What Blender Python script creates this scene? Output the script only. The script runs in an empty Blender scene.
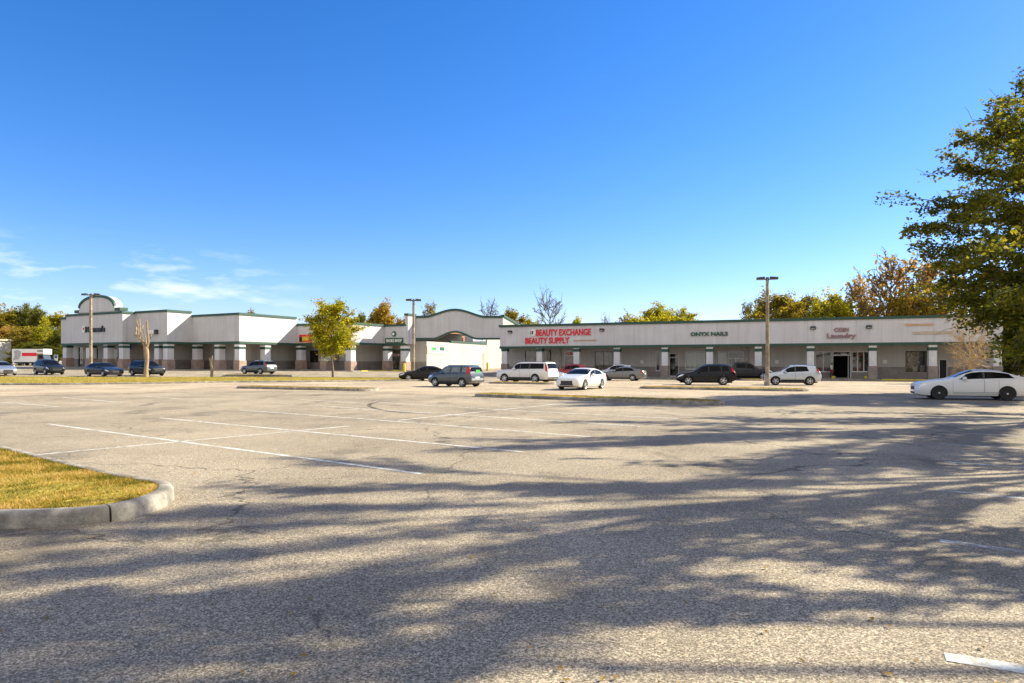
import bpy, bmesh, math, random
import numpy as np
from mathutils import Vector, Matrix

random.seed(7)
F, HOR, CX, H = 684.0, 364.0, 512.0, 1.7
scene = bpy.context.scene
COL = scene.collection
R = math.radians

# ------------------------------------------------------------------ terrain
def rise(X, Y):
    u = 0.7 * max(Y, 0) - 0.5 * X
    if u < 40: return 0.0
    t = (u - 40) ** 2 / 40 if u < 60 else u - 50
    g = 0.0195 * t
    if g > 1.1: g = 1.1 + 0.25 * (1 - math.exp(-(g - 1.1) / 0.25))
    return g

def gp(px, py):
    """where the ground lies under a measured direction"""
    r = (px - CX) / F
    lo, hi = 2.0, 260.0
    for _ in range(50):
        m = (lo + hi) / 2
        if HOR + F * (H - rise(r * m, m)) / m > py: lo = m
        else: hi = m
    return (r * lo, lo)

def hz(py, Z): return (HOR - py) * Z / F + H

# ------------------------------------------------------------------ object helpers
def link(o, parent=None):
    COL.objects.link(o)
    if parent is not None: o.parent = parent
    return o

def tag(o, label=None, cat=None, group=None, kind=None):
    if label: o['label'] = label
    if cat: o['category'] = cat
    if group: o['group'] = group
    if kind: o['kind'] = kind
    return o

def empty(name, loc, rz=0.0, label=None, cat=None, group=None):
    o = bpy.data.objects.new(name, None)
    o.empty_display_size = 0.3
    o.location = loc; o.rotation_euler = (0, 0, rz)
    link(o)
    return tag(o, label, cat, group)

class MB:
    def __init__(s): s.v, s.f = [], []
    def add(s, vs, fs):
        n = len(s.v)
        s.v += [tuple(p) for p in vs]
        s.f += [tuple(i + n for i in q) for q in fs]
        return s
    def box(s, x0, x1, y0, y1, z0, z1):
        return s.hexa([(x0,y0,z0),(x1,y0,z0),(x1,y1,z0),(x0,y1,z0),(x0,y0,z1),(x1,y0,z1),(x1,y1,z1),(x0,y1,z1)])
    def hexa(s, p):
        return s.add(p, [(3,2,1,0),(4,5,6,7),(0,1,5,4),(1,2,6,5),(2,3,7,6),(3,0,4,7)])
    def pbox(s, P, u0, u1, d0, d1, z0, z1):
        """box in a wall frame: along u, outwards d, up z"""
        q = []
        for z in (z0, z1):
            for (u, d) in ((u0, d1), (u1, d1), (u1, d0), (u0, d0)):
                q.append(P.pt(u, d, z))
        return s.hexa(q)
    def tube(s, pts, rad, n=6, cap=True):
        base = len(s.v); m = len(pts)
        for i, p in enumerate(pts):
            a = Vector(pts[max(i-1, 0)]); b = Vector(pts[min(i+1, m-1)])
            d = (b - a)
            d = d.normalized() if d.length > 1e-9 else Vector((0,0,1))
            h = Vector((0,0,1)) if abs(d.z) < 0.9 else Vector((1,0,0))
            x = d.cross(h).normalized(); y = d.cross(x)
            r = rad[i] if hasattr(rad, '__len__') else rad
            for k in range(n):
                a_ = 2*math.pi*k/n
                s.v.append(tuple(Vector(p) + x*math.cos(a_)*r + y*math.sin(a_)*r))
        for i in range(m-1):
            for k in range(n):
                k2 = (k+1) % n
                s.f.append((base+i*n+k, base+i*n+k2, base+(i+1)*n+k2, base+(i+1)*n+k))
        if cap:
            s.f.append(tuple(base+k for k in range(n))[::-1])
            s.f.append(tuple(base+(m-1)*n+k for k in range(n)))
        return s
    def prism(s, poly, fn0, fn1):
        """poly of 2d points; fn0 / fn1 place them on the two faces"""
        n = len(poly)
        vs = [fn0(*p) for p in poly] + [fn1(*p) for p in poly]
        fs = [tuple(range(n)), tuple(range(2*n-1, n-1, -1))]
        fs += [(i, i+n, (i+1) % n + n, (i+1) % n) for i in range(n)]
        return s.add(vs, fs)
    def strip(s, A, B):
        n = len(A)
        return s.add(list(A)+list(B), [(i, i+1, n+i+1, n+i) for i in range(n-1)])
    def lathe(s, prof, n=16, c=(0,0,0), axis='z'):
        base = len(s.v); m = len(prof)
        for (r, h) in prof:
            for k in range(n):
                a = 2*math.pi*k/n
                x, y = r*math.cos(a), r*math.sin(a)
                p = (x, y, h) if axis == 'z' else (x, h, y)
                s.v.append((p[0]+c[0], p[1]+c[1], p[2]+c[2]))
        for i in range(m-1):
            for k in range(n):
                k2 = (k+1) % n
                s.f.append((base+i*n+k, base+i*n+k2, base+(i+1)*n+k2, base+(i+1)*n+k))
        s.f.append(tuple(base+k for k in range(n))[::-1])
        s.f.append(tuple(base+(m-1)*n+k for k in range(n)))
        return s
    def mesh(s, name, mat, smooth=None, off=(0,0,0)):
        me = bpy.data.meshes.new(name)
        o = off
        me.from_pydata([(x-o[0], y-o[1], z-o[2]) for x, y, z in s.v], [], s.f)
        bm = bmesh.new(); bm.from_mesh(me)
        bmesh.ops.recalc_face_normals(bm, faces=bm.faces)
        bm.to_mesh(me); bm.free()
        if mat: me.materials.append(mat)
        if smooth is not None:
            me.polygons.foreach_set('use_smooth', [True]*len(me.polygons))
            me.set_sharp_from_angle(angle=R(smooth))
        me.update()
        return me
    def build(s, name, mat, parent=None, smooth=None, origin=None):
        """verts are in world space (parent unrotated) or, with origin (0,0,0), in the parent's space"""
        if origin is None:
            v = Vector((0, 0, 0)); q = parent
            while q is not None:
                v += q.location; q = q.parent
            origin = tuple(v)
        o = bpy.data.objects.new(name, s.mesh(name, mat, smooth, origin))
        link(o, parent)
        if parent is None: o.location = origin
        return o

class Plane:
    """upright wall frame: u runs to the right as seen from the lot, n faces the lot"""
    def __init__(s, A, B):
        s.A = Vector((A[0], A[1])); s.B = Vector((B[0], B[1]))
        s.L = (s.B - s.A).length
        s.u = (s.B - s.A).normalized()
        s.n = Vector((s.u.y, -s.u.x))
    def pt(s, u, d, z):
        p = s.A + s.u*u + s.n*d
        return (p.x, p.y, z)
    def at(s, px, d=0.0):
        r = (px - CX)/F
        a = s.A + s.n*d
        return (r*a.y - a.x)/(s.u.x - r*s.u.y)
    def Z(s, px, d=0.0):
        return s.A.y + s.n.y*d + s.u.y*s.at(px, d)
    def z(s, px, py, d=0.0): return hz(py, s.Z(px, d))
    def shift(s, d):
        return Plane(s.A - s.n*d, s.B - s.n*d)

# ------------------------------------------------------------------ materials
def newmat(name):
    m = bpy.data.materials.new(name); m.use_nodes = True
    nt = m.node_tree
    b = nt.nodes['Principled BSDF']
    return m, nt, b
def ramp(nt, stops, interp='LINEAR'):
    n = nt.nodes.new('ShaderNodeValToRGB'); cr = n.color_ramp; cr.interpolation = interp
    while len(cr.elements) < len(stops): cr.elements.new(0.5)
    for e, (p, c) in zip(cr.elements, stops):
        e.position = p; e.color = (c[0], c[1], c[2], 1) if hasattr(c, '__len__') else (c, c, c, 1)
    return n
def coord(nt, kind='Object', scale=None):
    tc = nt.nodes.new('ShaderNodeTexCoord')
    out = tc.outputs[kind]
    if kind == 'World':
        pass
    if scale:
        mp = nt.nodes.new('ShaderNodeMapping'); mp.inputs['Scale'].default_value = scale
        nt.links.new(out, mp.inputs['Vector']); out = mp.outputs['Vector']
    return out
def pos(nt, scale=None):
    g = nt.nodes.new('ShaderNodeNewGeometry'); out = g.outputs['Position']
    if scale:
        mp = nt.nodes.new('ShaderNodeMapping'); mp.inputs['Scale'].default_value = scale
        nt.links.new(out, mp.inputs['Vector']); out = mp.outputs['Vector']
    return out
def noise(nt, vec, scale, detail=4, rough=0.55):
    n = nt.nodes.new('ShaderNodeTexNoise'); n.inputs['Scale'].default_value = scale
    n.inputs['Detail'].default_value = detail; n.inputs['Roughness'].default_value = rough
    nt.links.new(vec, n.inputs['Vector']); return n.outputs['Fac']
def vor(nt, vec, scale, feature='F1', out='Distance', rnd=1.0):
    n = nt.nodes.new('ShaderNodeTexVoronoi'); n.feature = feature
    n.inputs['Scale'].default_value = scale; n.inputs['Randomness'].default_value = rnd
    nt.links.new(vec, n.inputs['Vector']); return n.outputs[out]
def mixc(nt, fac, a, b, mode='MIX'):
    n = nt.nodes.new('ShaderNodeMix'); n.data_type = 'RGBA'; n.blend_type = mode
    for s, v in ((n.inputs[0], fac), (n.inputs[6], a), (n.inputs[7], b)):
        if hasattr(v, 'is_linked'): nt.links.new(v, s)
        elif hasattr(v, '__len__'): s.default_value = (v[0], v[1], v[2], 1)
        else: s.default_value = v
    return n.outputs[2]
def math_(nt, op, a, b=None, clamp=False):
    n = nt.nodes.new('ShaderNodeMath'); n.operation = op; n.use_clamp = clamp
    for s, v in zip(n.inputs, (a, b)):
        if v is None: continue
        if hasattr(v, 'is_linked'): nt.links.new(v, s)
        else: s.default_value = v
    return n.outputs[0]
def bump(nt, b, h, strength=0.4, dist=0.02):
    n = nt.nodes.new('ShaderNodeBump'); n.inputs['Strength'].default_value = strength
    n.inputs['Distance'].default_value = dist
    nt.links.new(h, n.inputs['Height']); nt.links.new(n.outputs[0], b.inputs['Normal'])

def plain(name, c, rough=0.6, metal=0.0, var=0.12, scale=3.0, coat=0.0, spec=0.5):
    """a colour with some uneven wear in it"""
    m, nt, b = newmat(name)
    f = noise(nt, pos(nt), scale, 5)
    r_ = ramp(nt, [(0.3, [x*(1-var) for x in c]), (0.7, [min(1, x*(1+var)) for x in c])])
    nt.links.new(f, r_.inputs[0]); nt.links.new(r_.outputs[0], b.inputs['Base Color'])
    b.inputs['Roughness'].default_value = rough; b.inputs['Metallic'].default_value = metal
    b.inputs['Coat Weight'].default_value = coat; b.inputs['Coat Roughness'].default_value = 0.05
    b.inputs['Specular IOR Level'].default_value = spec
    return m

def asphalt(name, tint=(0.36, 0.298, 0.215), dark=0.5, fine=100.0, stains=True):
    m, nt, b = newmat(name)
    P = pos(nt)
    cells = vor(nt, P, fine, out='Color')
    sep = nt.nodes.new('ShaderNodeSeparateColor'); nt.links.new(cells, sep.inputs[0])
    speck = ramp(nt, [(0.0, [x*0.36 for x in tint]), (0.45, [x*0.82 for x in tint]), (0.8, [x*1.3 for x in tint]), (1.0, [x*1.9 for x in tint])])
    nt.links.new(sep.outputs[0], speck.inputs[0])
    n2 = noise(nt, P, 22, 4, 0.7)
    g2 = ramp(nt, [(0.3, 0.62), (0.7, 1.3)]); nt.links.new(n2, g2.inputs[0])
    c = mixc(nt, 0.85, speck.outputs[0], g2.outputs[0], 'MULTIPLY')
    big = noise(nt, P, 0.22, 5, 0.6)
    g3 = ramp(nt, [(0.34, 0.64), (0.62, 1.1)]); nt.links.new(big, g3.inputs[0])
    c = mixc(nt, 0.8, c, g3.outputs[0], 'MULTIPLY')
    if stains:
        st = noise(nt, pos(nt, (0.9, 0.5, 1)), 0.55, 6, 0.7)
        s3 = ramp(nt, [(0.54, 0.0), (0.66, 1.0)]); nt.links.new(st, s3.inputs[0])
        c = mixc(nt, math_(nt, 'MULTIPLY', s3.outputs[0], 0.6), c, [x*0.32 for x in tint])
        sp = vor(nt, P, 0.33)
        s4 = ramp(nt, [(0.06, 1.0), (0.16, 0.0)]); nt.links.new(sp, s4.inputs[0])
        wob = noise(nt, P, 5, 3)
        c = mixc(nt, math_(nt, 'MULTIPLY', math_(nt, 'MULTIPLY', s4.outputs[0], wob), 1.0), c, (0.05, 0.048, 0.045))
        # hairline cracks
        w = nt.nodes.new('ShaderNodeTexNoise'); w.inputs['Scale'].default_value = 1.3; w.inputs['Detail'].default_value = 5
        nt.links.new(P, w.inputs['Vector'])
        wc = nt.nodes.new('ShaderNodeVectorMath'); wc.operation = 'MULTIPLY_ADD'
        wc.inputs[1].default_value = (1.4, 1.4, 0); nt.links.new(w.outputs['Color'], wc.inputs[0]); nt.links.new(P, wc.inputs[2])
        ce = vor(nt, wc.outputs[0], 0.21, 'DISTANCE_TO_EDGE')
        cr = ramp(nt, [(0.0, 1.0), (0.0022, 0.9), (0.005, 0.0)]); nt.links.new(ce, cr.inputs[0])
        msk = ramp(nt, [(0.42, 0.0), (0.52, 1.0)]); nt.links.new(noise(nt, P, 0.3, 2), msk.inputs[0])
        c = mixc(nt, math_(nt, 'MULTIPLY', math_(nt, 'MULTIPLY', cr.outputs[0], msk.outputs[0]), 0.75), c, (0.035, 0.033, 0.03))
    nt.links.new(c, b.inputs['Base Color'])
    b.inputs['Roughness'].default_value = 0.92; b.inputs['Specular IOR Level'].default_value = 0.2
    bump(nt, b, sep.outputs[0], 0.55, 0.008)
    return m

def worn_paint(name, c=(0.72, 0.71, 0.66), keep=0.565):
    m, nt, b = newmat(name)
    P = pos(nt)
    b.inputs['Base Color'].default_value = (*c, 1); b.inputs['Roughness'].default_value = 0.8
    n1 = noise(nt, P, 6.0, 8, 0.75); n2 = noise(nt, P, 0.9, 3)
    f = math_(nt, 'ADD', math_(nt, 'MULTIPLY', n1, 0.7), math_(nt, 'MULTIPLY', n2, 0.3))
    a = ramp(nt, [(keep-0.13, 1.0), (keep+0.08, 0.12)]); nt.links.new(f, a.inputs[0])
    nt.links.new(a.outputs[0], b.inputs['Alpha'])
    return m

def brick(name, c1, c2, mortar, scale=1.0):
    m, nt, b = newmat(name)
    g = nt.nodes.new('ShaderNodeNewGeometry')
    sp = nt.nodes.new('ShaderNodeSeparateXYZ'); nt.links.new(g.outputs['Position'], sp.inputs[0])
    cb = nt.nodes.new('ShaderNodeCombineXYZ')
    nt.links.new(math_(nt, 'ADD', sp.outputs[0], math_(nt, 'MULTIPLY', sp.outputs[1], 0.6)), cb.inputs[0])
    nt.links.new(sp.outputs[2], cb.inputs[1])
    t = nt.nodes.new('ShaderNodeTexBrick'); t.inputs['Scale'].default_value = 1.0
    t.inputs['Brick Width'].default_value = 0.3*scale; t.inputs['Row Height'].default_value = 0.1*scale
    t.inputs['Mortar Size'].default_value = 0.009
    t.inputs['Color1'].default_value = (*c1, 1); t.inputs['Color2'].default_value = (*c2, 1); t.inputs['Mortar'].default_value = (*mortar, 1)
    nt.links.new(cb.outputs[0], t.inputs['Vector'])
    n_ = ramp(nt, [(0.3, 0.75), (0.7, 1.15)]); nt.links.new(noise(nt, g.outputs['Position'], 1.2, 5), n_.inputs[0])
    nt.links.new(mixc(nt, 0.8, t.outputs['Color'], n_.outputs[0], 'MULTIPLY'), b.inputs['Base Color'])
    b.inputs['Roughness'].default_value = 0.9
    bump(nt, b, t.outputs['Fac'], -0.3, 0.01)
    return m

def stucco(name, c, groove=1.25, dirt=0.35, gd=0.86):
    """painted wall panels with thin scored joints and rain streaks"""
    m, nt, b = newmat(name)
    g = nt.nodes.new('ShaderNodeNewGeometry'); P = g.outputs['Position']
    sp = nt.nodes.new('ShaderNodeSeparateXYZ'); nt.links.new(P, sp.inputs[0])
    al = math_(nt, 'SUBTRACT', math_(nt, 'MULTIPLY', sp.outputs[0], 0.93), math_(nt, 'MULTIPLY', sp.outputs[1], 0.37))
    fr = math_(nt, 'FRACT', math_(nt, 'DIVIDE', al, groove))
    ed = ramp(nt, [(0.0, gd), (0.03, 1.0), (0.97, 1.0), (1.0, gd)]); nt.links.new(fr, ed.inputs[0])
    st = noise(nt, pos(nt, (1.6, 1.6, 0.12)), 1.2, 6, 0.6)
    sr = ramp(nt, [(0.35, 1-dirt), (0.62, 1.03)]); nt.links.new(st, sr.inputs[0])
    n_ = ramp(nt, [(0.3, 0.93), (0.7, 1.05)]); nt.links.new(noise(nt, P, 0.5, 5), n_.inputs[0])
    cc = mixc(nt, 1.0, c, ed.outputs[0], 'MULTIPLY')
    cc = mixc(nt, 0.6, cc, sr.outputs[0], 'MULTIPLY')
    cc = mixc(nt, 1.0, cc, n_.outputs[0], 'MULTIPLY')
    nt.links.new(cc, b.inputs['Base Color'])
    b.inputs['Roughness'].default_value = 0.85; b.inputs['Specular IOR Level'].default_value = 0.25
    bump(nt, b, noise(nt, P, 30, 4), 0.15, 0.01)
    return m

def leafmat(name, cols, trans=0.35, tcol=None, ns=0.35, amt=1.1, mid=0.32):
    m, nt, b = newmat(name)
    g = nt.nodes.new('ShaderNodeNewGeometry')
    n = len(cols)
    r_ = ramp(nt, [(i/(n-1), c) for i, c in enumerate(cols)])
    big = noise(nt, pos(nt), ns, 4)
    f = math_(nt, 'ADD', math_(nt, 'MULTIPLY', g.outputs['Random Per Island'], 0.62), math_(nt, 'MULTIPLY', math_(nt, 'SUBTRACT', big, mid), amt), True)
    nt.links.new(f, r_.inputs[0])
    nt.links.new(r_.outputs[0], b.inputs['Base Color'])
    b.inputs['Roughness'].default_value = 0.65; b.inputs['Specular IOR Level'].default_value = 0.1
    tr = nt.nodes.new('ShaderNodeBsdfTranslucent')
    tc = mixc(nt, 1.0, r_.outputs[0], tcol or (1.5, 1.35, 0.6), 'MULTIPLY')
    nt.links.new(tc, tr.inputs[0])
    mx = nt.nodes.new('ShaderNodeMixShader'); mx.inputs[0].default_value = trans
    nt.links.new(b.outputs[0], mx.inputs[1]); nt.links.new(tr.outputs[0], mx.inputs[2])
    nt.links.new(mx.outputs[0], nt.nodes['Material Output'].inputs[0])
    return m

def barkmat(name, c, c2):
    m, nt, b = newmat(name)
    f = noise(nt, coord(nt, 'Object', (5, 5, 1.3)), 2.0, 6, 0.65)
    r_ = ramp(nt, [(0.35, c2), (0.6, c)]); nt.links.new(f, r_.inputs[0])
    nt.links.new(r_.outputs[0], b.inputs['Base Color']); b.inputs['Roughness'].default_value = 0.9
    bump(nt, b, f, 0.6, 0.03)
    return m

def carpaint(name, c, metal=0.35, rough=0.32, dirt=0.4):
    m, nt, b = newmat(name)
    f = noise(nt, coord(nt, 'Object'), 3.0, 5, 0.6)
    sp = nt.nodes.new('ShaderNodeSeparateXYZ'); nt.links.new(coord(nt, 'Object'), sp.inputs[0])
    low = ramp(nt, [(0.22, 1.0), (0.55, 0.0)]); nt.links.new(sp.outputs[2], low.inputs[0])   # road dust along the sills
    dust = math_(nt, 'MULTIPLY', math_(nt, 'MULTIPLY', low.outputs[0], f), dirt)
    nt.links.new(mixc(nt, dust, c, (0.22, 0.19, 0.15)), b.inputs['Base Color'])
    b.inputs['Metallic'].default_value = metal; b.inputs['Roughness'].default_value = rough
    b.inputs['Coat Weight'].default_value = 0.6 if max(c) > 0.06 else 0.2
    if max(c) < 0.06: b.inputs['Specular IOR Level'].default_value = 0.25; b.inputs['Coat Roughness'].default_value = 0.04
    return m

def glassmat(name, tint=(0.84, 0.87, 0.86), mixf=0.05):
    m, nt, b = newmat(name)
    tr = nt.nodes.new('ShaderNodeBsdfTransparent'); tr.inputs[0].default_value = (*tint, 1)
    gl = nt.nodes.new('ShaderNodeBsdfGlossy'); gl.inputs['Roughness'].default_value = 0.02
    fr = nt.nodes.new('ShaderNodeFresnel'); fr.inputs[0].default_value = 1.5
    mx = nt.nodes.new('ShaderNodeMixShader')
    nt.links.new(math_(nt, 'ADD', fr.outputs[0], mixf, True), mx.inputs[0])
    nt.links.new(tr.outputs[0], mx.inputs[1]); nt.links.new(gl.outputs[0], mx.inputs[2])
    nt.links.new(mx.outputs[0], nt.nodes['Material Output'].inputs[0])
    return m

def grassground(name, a, b2, c):
    m, nt, b = newmat(name)
    P = pos(nt)
    r_ = ramp(nt, [(0.3, a), (0.5, b2), (0.72, c)]); nt.links.new(noise(nt, P, 0.8, 8, 0.75), r_.inputs[0])
    r2 = ramp(nt, [(0.3, 0.6), (0.7, 1.3)]); nt.links.new(noise(nt, P, 14, 4), r2.inputs[0])
    nt.links.new(mixc(nt, 0.9, r_.outputs[0], r2.outputs[0], 'MULTIPLY'), b.inputs['Base Color'])
    b.inputs['Roughness'].default_value = 1.0; b.inputs['Specular IOR Level'].default_value = 0.1
    bump(nt, b, noise(nt, P, 25, 4), 0.8, 0.05)
    return m

def concrete(name, c, streak=0.3):
    m, nt, b = newmat(name)
    P = pos(nt)
    r_ = ramp(nt, [(0.3, [x*(1-streak) for x in c]), (0.55, c), (0.75, [x*1.12 for x in c])])
    nt.links.new(noise(nt, P, 3.0, 8, 0.7), r_.inputs[0])
    r2 = ramp(nt, [(0.45, 0.32), (0.60, 1.0)]); nt.links.new(noise(nt, P, 1.9, 8, 0.75), r2.inputs[0])
    r3 = ramp(nt, [(0.3, 0.8), (0.7, 1.15)]); nt.links.new(noise(nt, P, 90, 2), r3.inputs[0])
    c1 = mixc(nt, 0.75, r_.outputs[0], r2.outputs[0], 'MULTIPLY')
    nt.links.new(mixc(nt, 1.0, c1, r3.outputs[0], 'MULTIPLY'), b.inputs['Base Color'])
    b.inputs['Roughness'].default_value = 0.9
    bump(nt, b, noise(nt, P, 40, 5), 0.3, 0.01)
    return m

M = {}
M['asphalt'] = asphalt('worn_asphalt')
M['aisle'] = asphalt('pale_asphalt', tint=(0.46, 0.365, 0.255), fine=60.0, stains=False)
M['paint'] = worn_paint('worn_white_paint')
M['paint_old'] = worn_paint('very_worn_white_paint', keep=0.475)
M['tyre_mark'] = worn_paint('tyre_rubber_mark', (0.05, 0.05, 0.05), 0.5)
M['earth'] = grassground('field_grass', (0.05, 0.055, 0.015), (0.10, 0.09, 0.03), (0.16, 0.13, 0.06))
M['turf'] = grassground('dry_turf', (0.15, 0.14, 0.02), (0.33, 0.26, 0.045), (0.46, 0.33, 0.085))
M['soil'] = grassground('thin_soil', (0.10, 0.085, 0.03), (0.17, 0.125, 0.05), (0.24, 0.17, 0.08))
M['blade'] = leafmat('grass_blades', [(0.09, 0.11, 0.012), (0.24, 0.19, 0.03), (0.42, 0.29, 0.07), (0.54, 0.39, 0.16)], 0.4, None, 1.5, 3.4, 0.43)
M['kerb'] = concrete('kerb_concrete', (0.40, 0.355, 0.29))
M['walk'] = concrete('pavement_concrete', (0.40, 0.37, 0.32))
M['yellow'] = plain('yellow_kerb_paint', (0.62, 0.47, 0.03), 0.7, var=0.25)
M['stucco'] = stucco('grey_stucco', (0.575, 0.565, 0.57), dirt=0.16)
M['stucco_right'] = stucco('grey_panel', (0.62, 0.61, 0.62), 2.4, 0.16)
M['backwall'] = stucco('beige_wall', (0.50, 0.475, 0.435), 1.9, 0.16)
M['green'] = plain('green_trim', (0.022, 0.072, 0.05), 0.6, var=0.15)
M['soffit'] = plain('soffit_boards', (0.42, 0.36, 0.29), 0.8)
M['brick'] = brick('red_brown_brick', (0.30, 0.19, 0.145), (0.40, 0.27, 0.21), (0.36, 0.32, 0.28))
M['brickr'] = brick('brown_brick', (0.24, 0.185, 0.16), (0.32, 0.25, 0.215), (0.30, 0.27, 0.25))
M['wains'] = brick('dull_brick', (0.22, 0.19, 0.175), (0.28, 0.245, 0.22), (0.27, 0.25, 0.23))
M['shaft'] = stucco('pale_pilaster', (0.68, 0.67, 0.68), 40, 0.16)
M['roof'] = plain('flat_roof_felt', (0.33, 0.33, 0.32), 0.9)
M['tile'] = plain('orange_roof_tile', (0.50, 0.22, 0.08), 0.8)
M['glass'] = glassmat('shop_glass')
M['whiteframe'] = plain('white_metal_frame', (0.66, 0.66, 0.64), 0.4)
M['darkframe'] = plain('bronze_metal_frame', (0.05, 0.045, 0.04), 0.4)
M['inside'] = plain('shop_inside', (0.42, 0.39, 0.34), 0.8)
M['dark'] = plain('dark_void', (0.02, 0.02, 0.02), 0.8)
M['shelf'] = plain('shelf_stock', (0.42, 0.38, 0.33), 0.7, var=0.6, scale=6)
M['redstock'] = plain('red_machines', (0.30, 0.05, 0.05), 0.5, var=0.4, scale=5)
M['red'] = plain('red_sign_letters', (0.74, 0.005, 0.03), 0.45, var=0.06)
M['maroon'] = plain('faded_maroon_letters', (0.29, 0.165, 0.175), 0.6)
M['signgreen'] = plain('dark_green_letters', (0.01, 0.09, 0.055), 0.5)
M['midgreen'] = plain('bright_green_sign', (0.03, 0.42, 0.06), 0.5)
M['black'] = plain('black_letters', (0.012, 0.013, 0.012), 0.5)
M['white'] = plain('white_sign_face', (0.80, 0.80, 0.77), 0.5, var=0.05)
M['orange'] = plain('faded_orange_rail', (0.58, 0.36, 0.22), 0.7)
M['beige'] = plain('beige_rail', (0.52, 0.44, 0.33), 0.7)
M['blue'] = plain('blue_banner', (0.05, 0.13, 0.38), 0.6)
M['pole'] = concrete('tan_concrete_pole', (0.46, 0.38, 0.26), 0.2)
M['fixture'] = plain('dark_bronze_fixture', (0.05, 0.05, 0.05), 0.5)
M['lens'] = plain('lamp_lens', (0.6, 0.6, 0.55), 0.3)
M['steel'] = plain('galvanised_steel', (0.40, 0.40, 0.40), 0.4, 0.7)
M['carglass'] = plain('tinted_car_glass', (0.006, 0.007, 0.008), 0.05, var=0.2, spec=0.12)
M['carglass_light'] = plain('clear_car_glass', (0.16, 0.19, 0.16), 0.05, var=0.3, spec=0.8)
M['rubber'] = plain('tyre_rubber', (0.022, 0.022, 0.022), 0.85)
M['alloy'] = plain('alloy_rim', (0.55, 0.55, 0.56), 0.3, 0.8)
M['blackrim'] = plain('black_steel_rim', (0.02, 0.02, 0.02), 0.5)
M['under'] = plain('underbody', (0.012, 0.012, 0.012), 0.9)
M['trim'] = plain('black_plastic_trim', (0.03, 0.03, 0.03), 0.6)
M['headlamp'] = plain('headlamp_lens', (0.72, 0.74, 0.76), 0.1, 0.3)
M['amber'] = plain('amber_lens', (0.75, 0.25, 0.02), 0.2)
M['tail'] = plain('red_tail_lens', (0.55, 0.01, 0.015), 0.15)
M['plate'] = plain('number_plate', (0.7, 0.7, 0.66), 0.5)
M['chrome'] = plain('chrome_trim', (0.7, 0.7, 0.7), 0.15, 1.0)
M['bark'] = barkmat('grey_bark', (0.20, 0.155, 0.11), (0.09, 0.07, 0.05))
M['paletrunk'] = barkmat('bleached_dead_wood', (0.40, 0.30, 0.18), (0.18, 0.125, 0.075))
M['twig'] = barkmat('twig_bark', (0.17, 0.14, 0.11), (0.10, 0.08, 0.065))
M['tantwig'] = barkmat('tan_twigs', (0.52, 0.38, 0.21), (0.34, 0.24, 0.13))
M['oak'] = leafmat('oak_leaves', [(0.04, 0.062, 0.013), (0.09, 0.112, 0.017), (0.18, 0.18, 0.022), (0.36, 0.31, 0.03)], 0.45)
M['olive'] = leafmat('olive_leaves', [(0.085, 0.085, 0.014), (0.17, 0.15, 0.02), (0.30, 0.235, 0.025), (0.42, 0.31, 0.03)], 0.45)
M['lime'] = leafmat('yellow_green_leaves', [(0.10, 0.135, 0.012), (0.24, 0.25, 0.018), (0.42, 0.37, 0.024), (0.56, 0.45, 0.03)], 0.48)
M['gold'] = leafmat('golden_leaves', [(0.14, 0.10, 0.015), (0.28, 0.19, 0.02), (0.40, 0.26, 0.025), (0.46, 0.33, 0.04)], 0.4)
M['rust'] = leafmat('rusty_leaves', [(0.18, 0.14, 0.05), (0.32, 0.22, 0.065), (0.46, 0.27, 0.06), (0.50, 0.37, 0.10)], 0.4)
M['shrubleaf'] = leafmat('shrub_leaves', [(0.018, 0.032, 0.008), (0.05, 0.065, 0.012), (0.11, 0.115, 0.02), (0.22, 0.20, 0.03)], 0.35)
# ------------------------------------------------------------------ camera, sun, sky
cam = bpy.data.cameras.new('camera'); camo = link(bpy.data.objects.new('camera', cam))
cam.sensor_width = 36; cam.lens = F*36/1024; cam.shift_y = (HOR-341.5)/1024; cam.clip_end = 5000; cam.clip_start = 0.05
camo.location = (0, 0, H); camo.rotation_euler = (R(90), 0, 0)
scene.camera = camo
SUN_EL = R(32); SUN_DIR = Vector((0.934*math.cos(SUN_EL), 0.357*math.cos(SUN_EL), math.sin(SUN_EL)))
sl = bpy.data.lights.new('sun', 'SUN'); sl.energy = 4.7; sl.angle = R(0.5); sl.color = (1.0, 0.92, 0.71)
so = link(bpy.data.objects.new('sun', sl)); so.rotation_euler = SUN_DIR.to_track_quat('Z', 'Y').to_euler(); so.location = (60, 30, 60)
w = bpy.data.worlds.new('World'); scene.world = w; w.use_nodes = True
nt = w.node_tree; bg = nt.nodes['Background']
sky = nt.nodes.new('ShaderNodeTexSky'); sky.sky_type = 'NISHITA'; sky.sun_disc = False
sky.sun_elevation = SUN_EL; sky.sun_rotation = math.atan2(SUN_DIR.x, SUN_DIR.y)
sky.air_density = 1.0; sky.dust_density = 0.2; sky.ozone_density = 4.0; sky.altitude = 0
tc = nt.nodes.new('ShaderNodeTexCoord')
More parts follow.
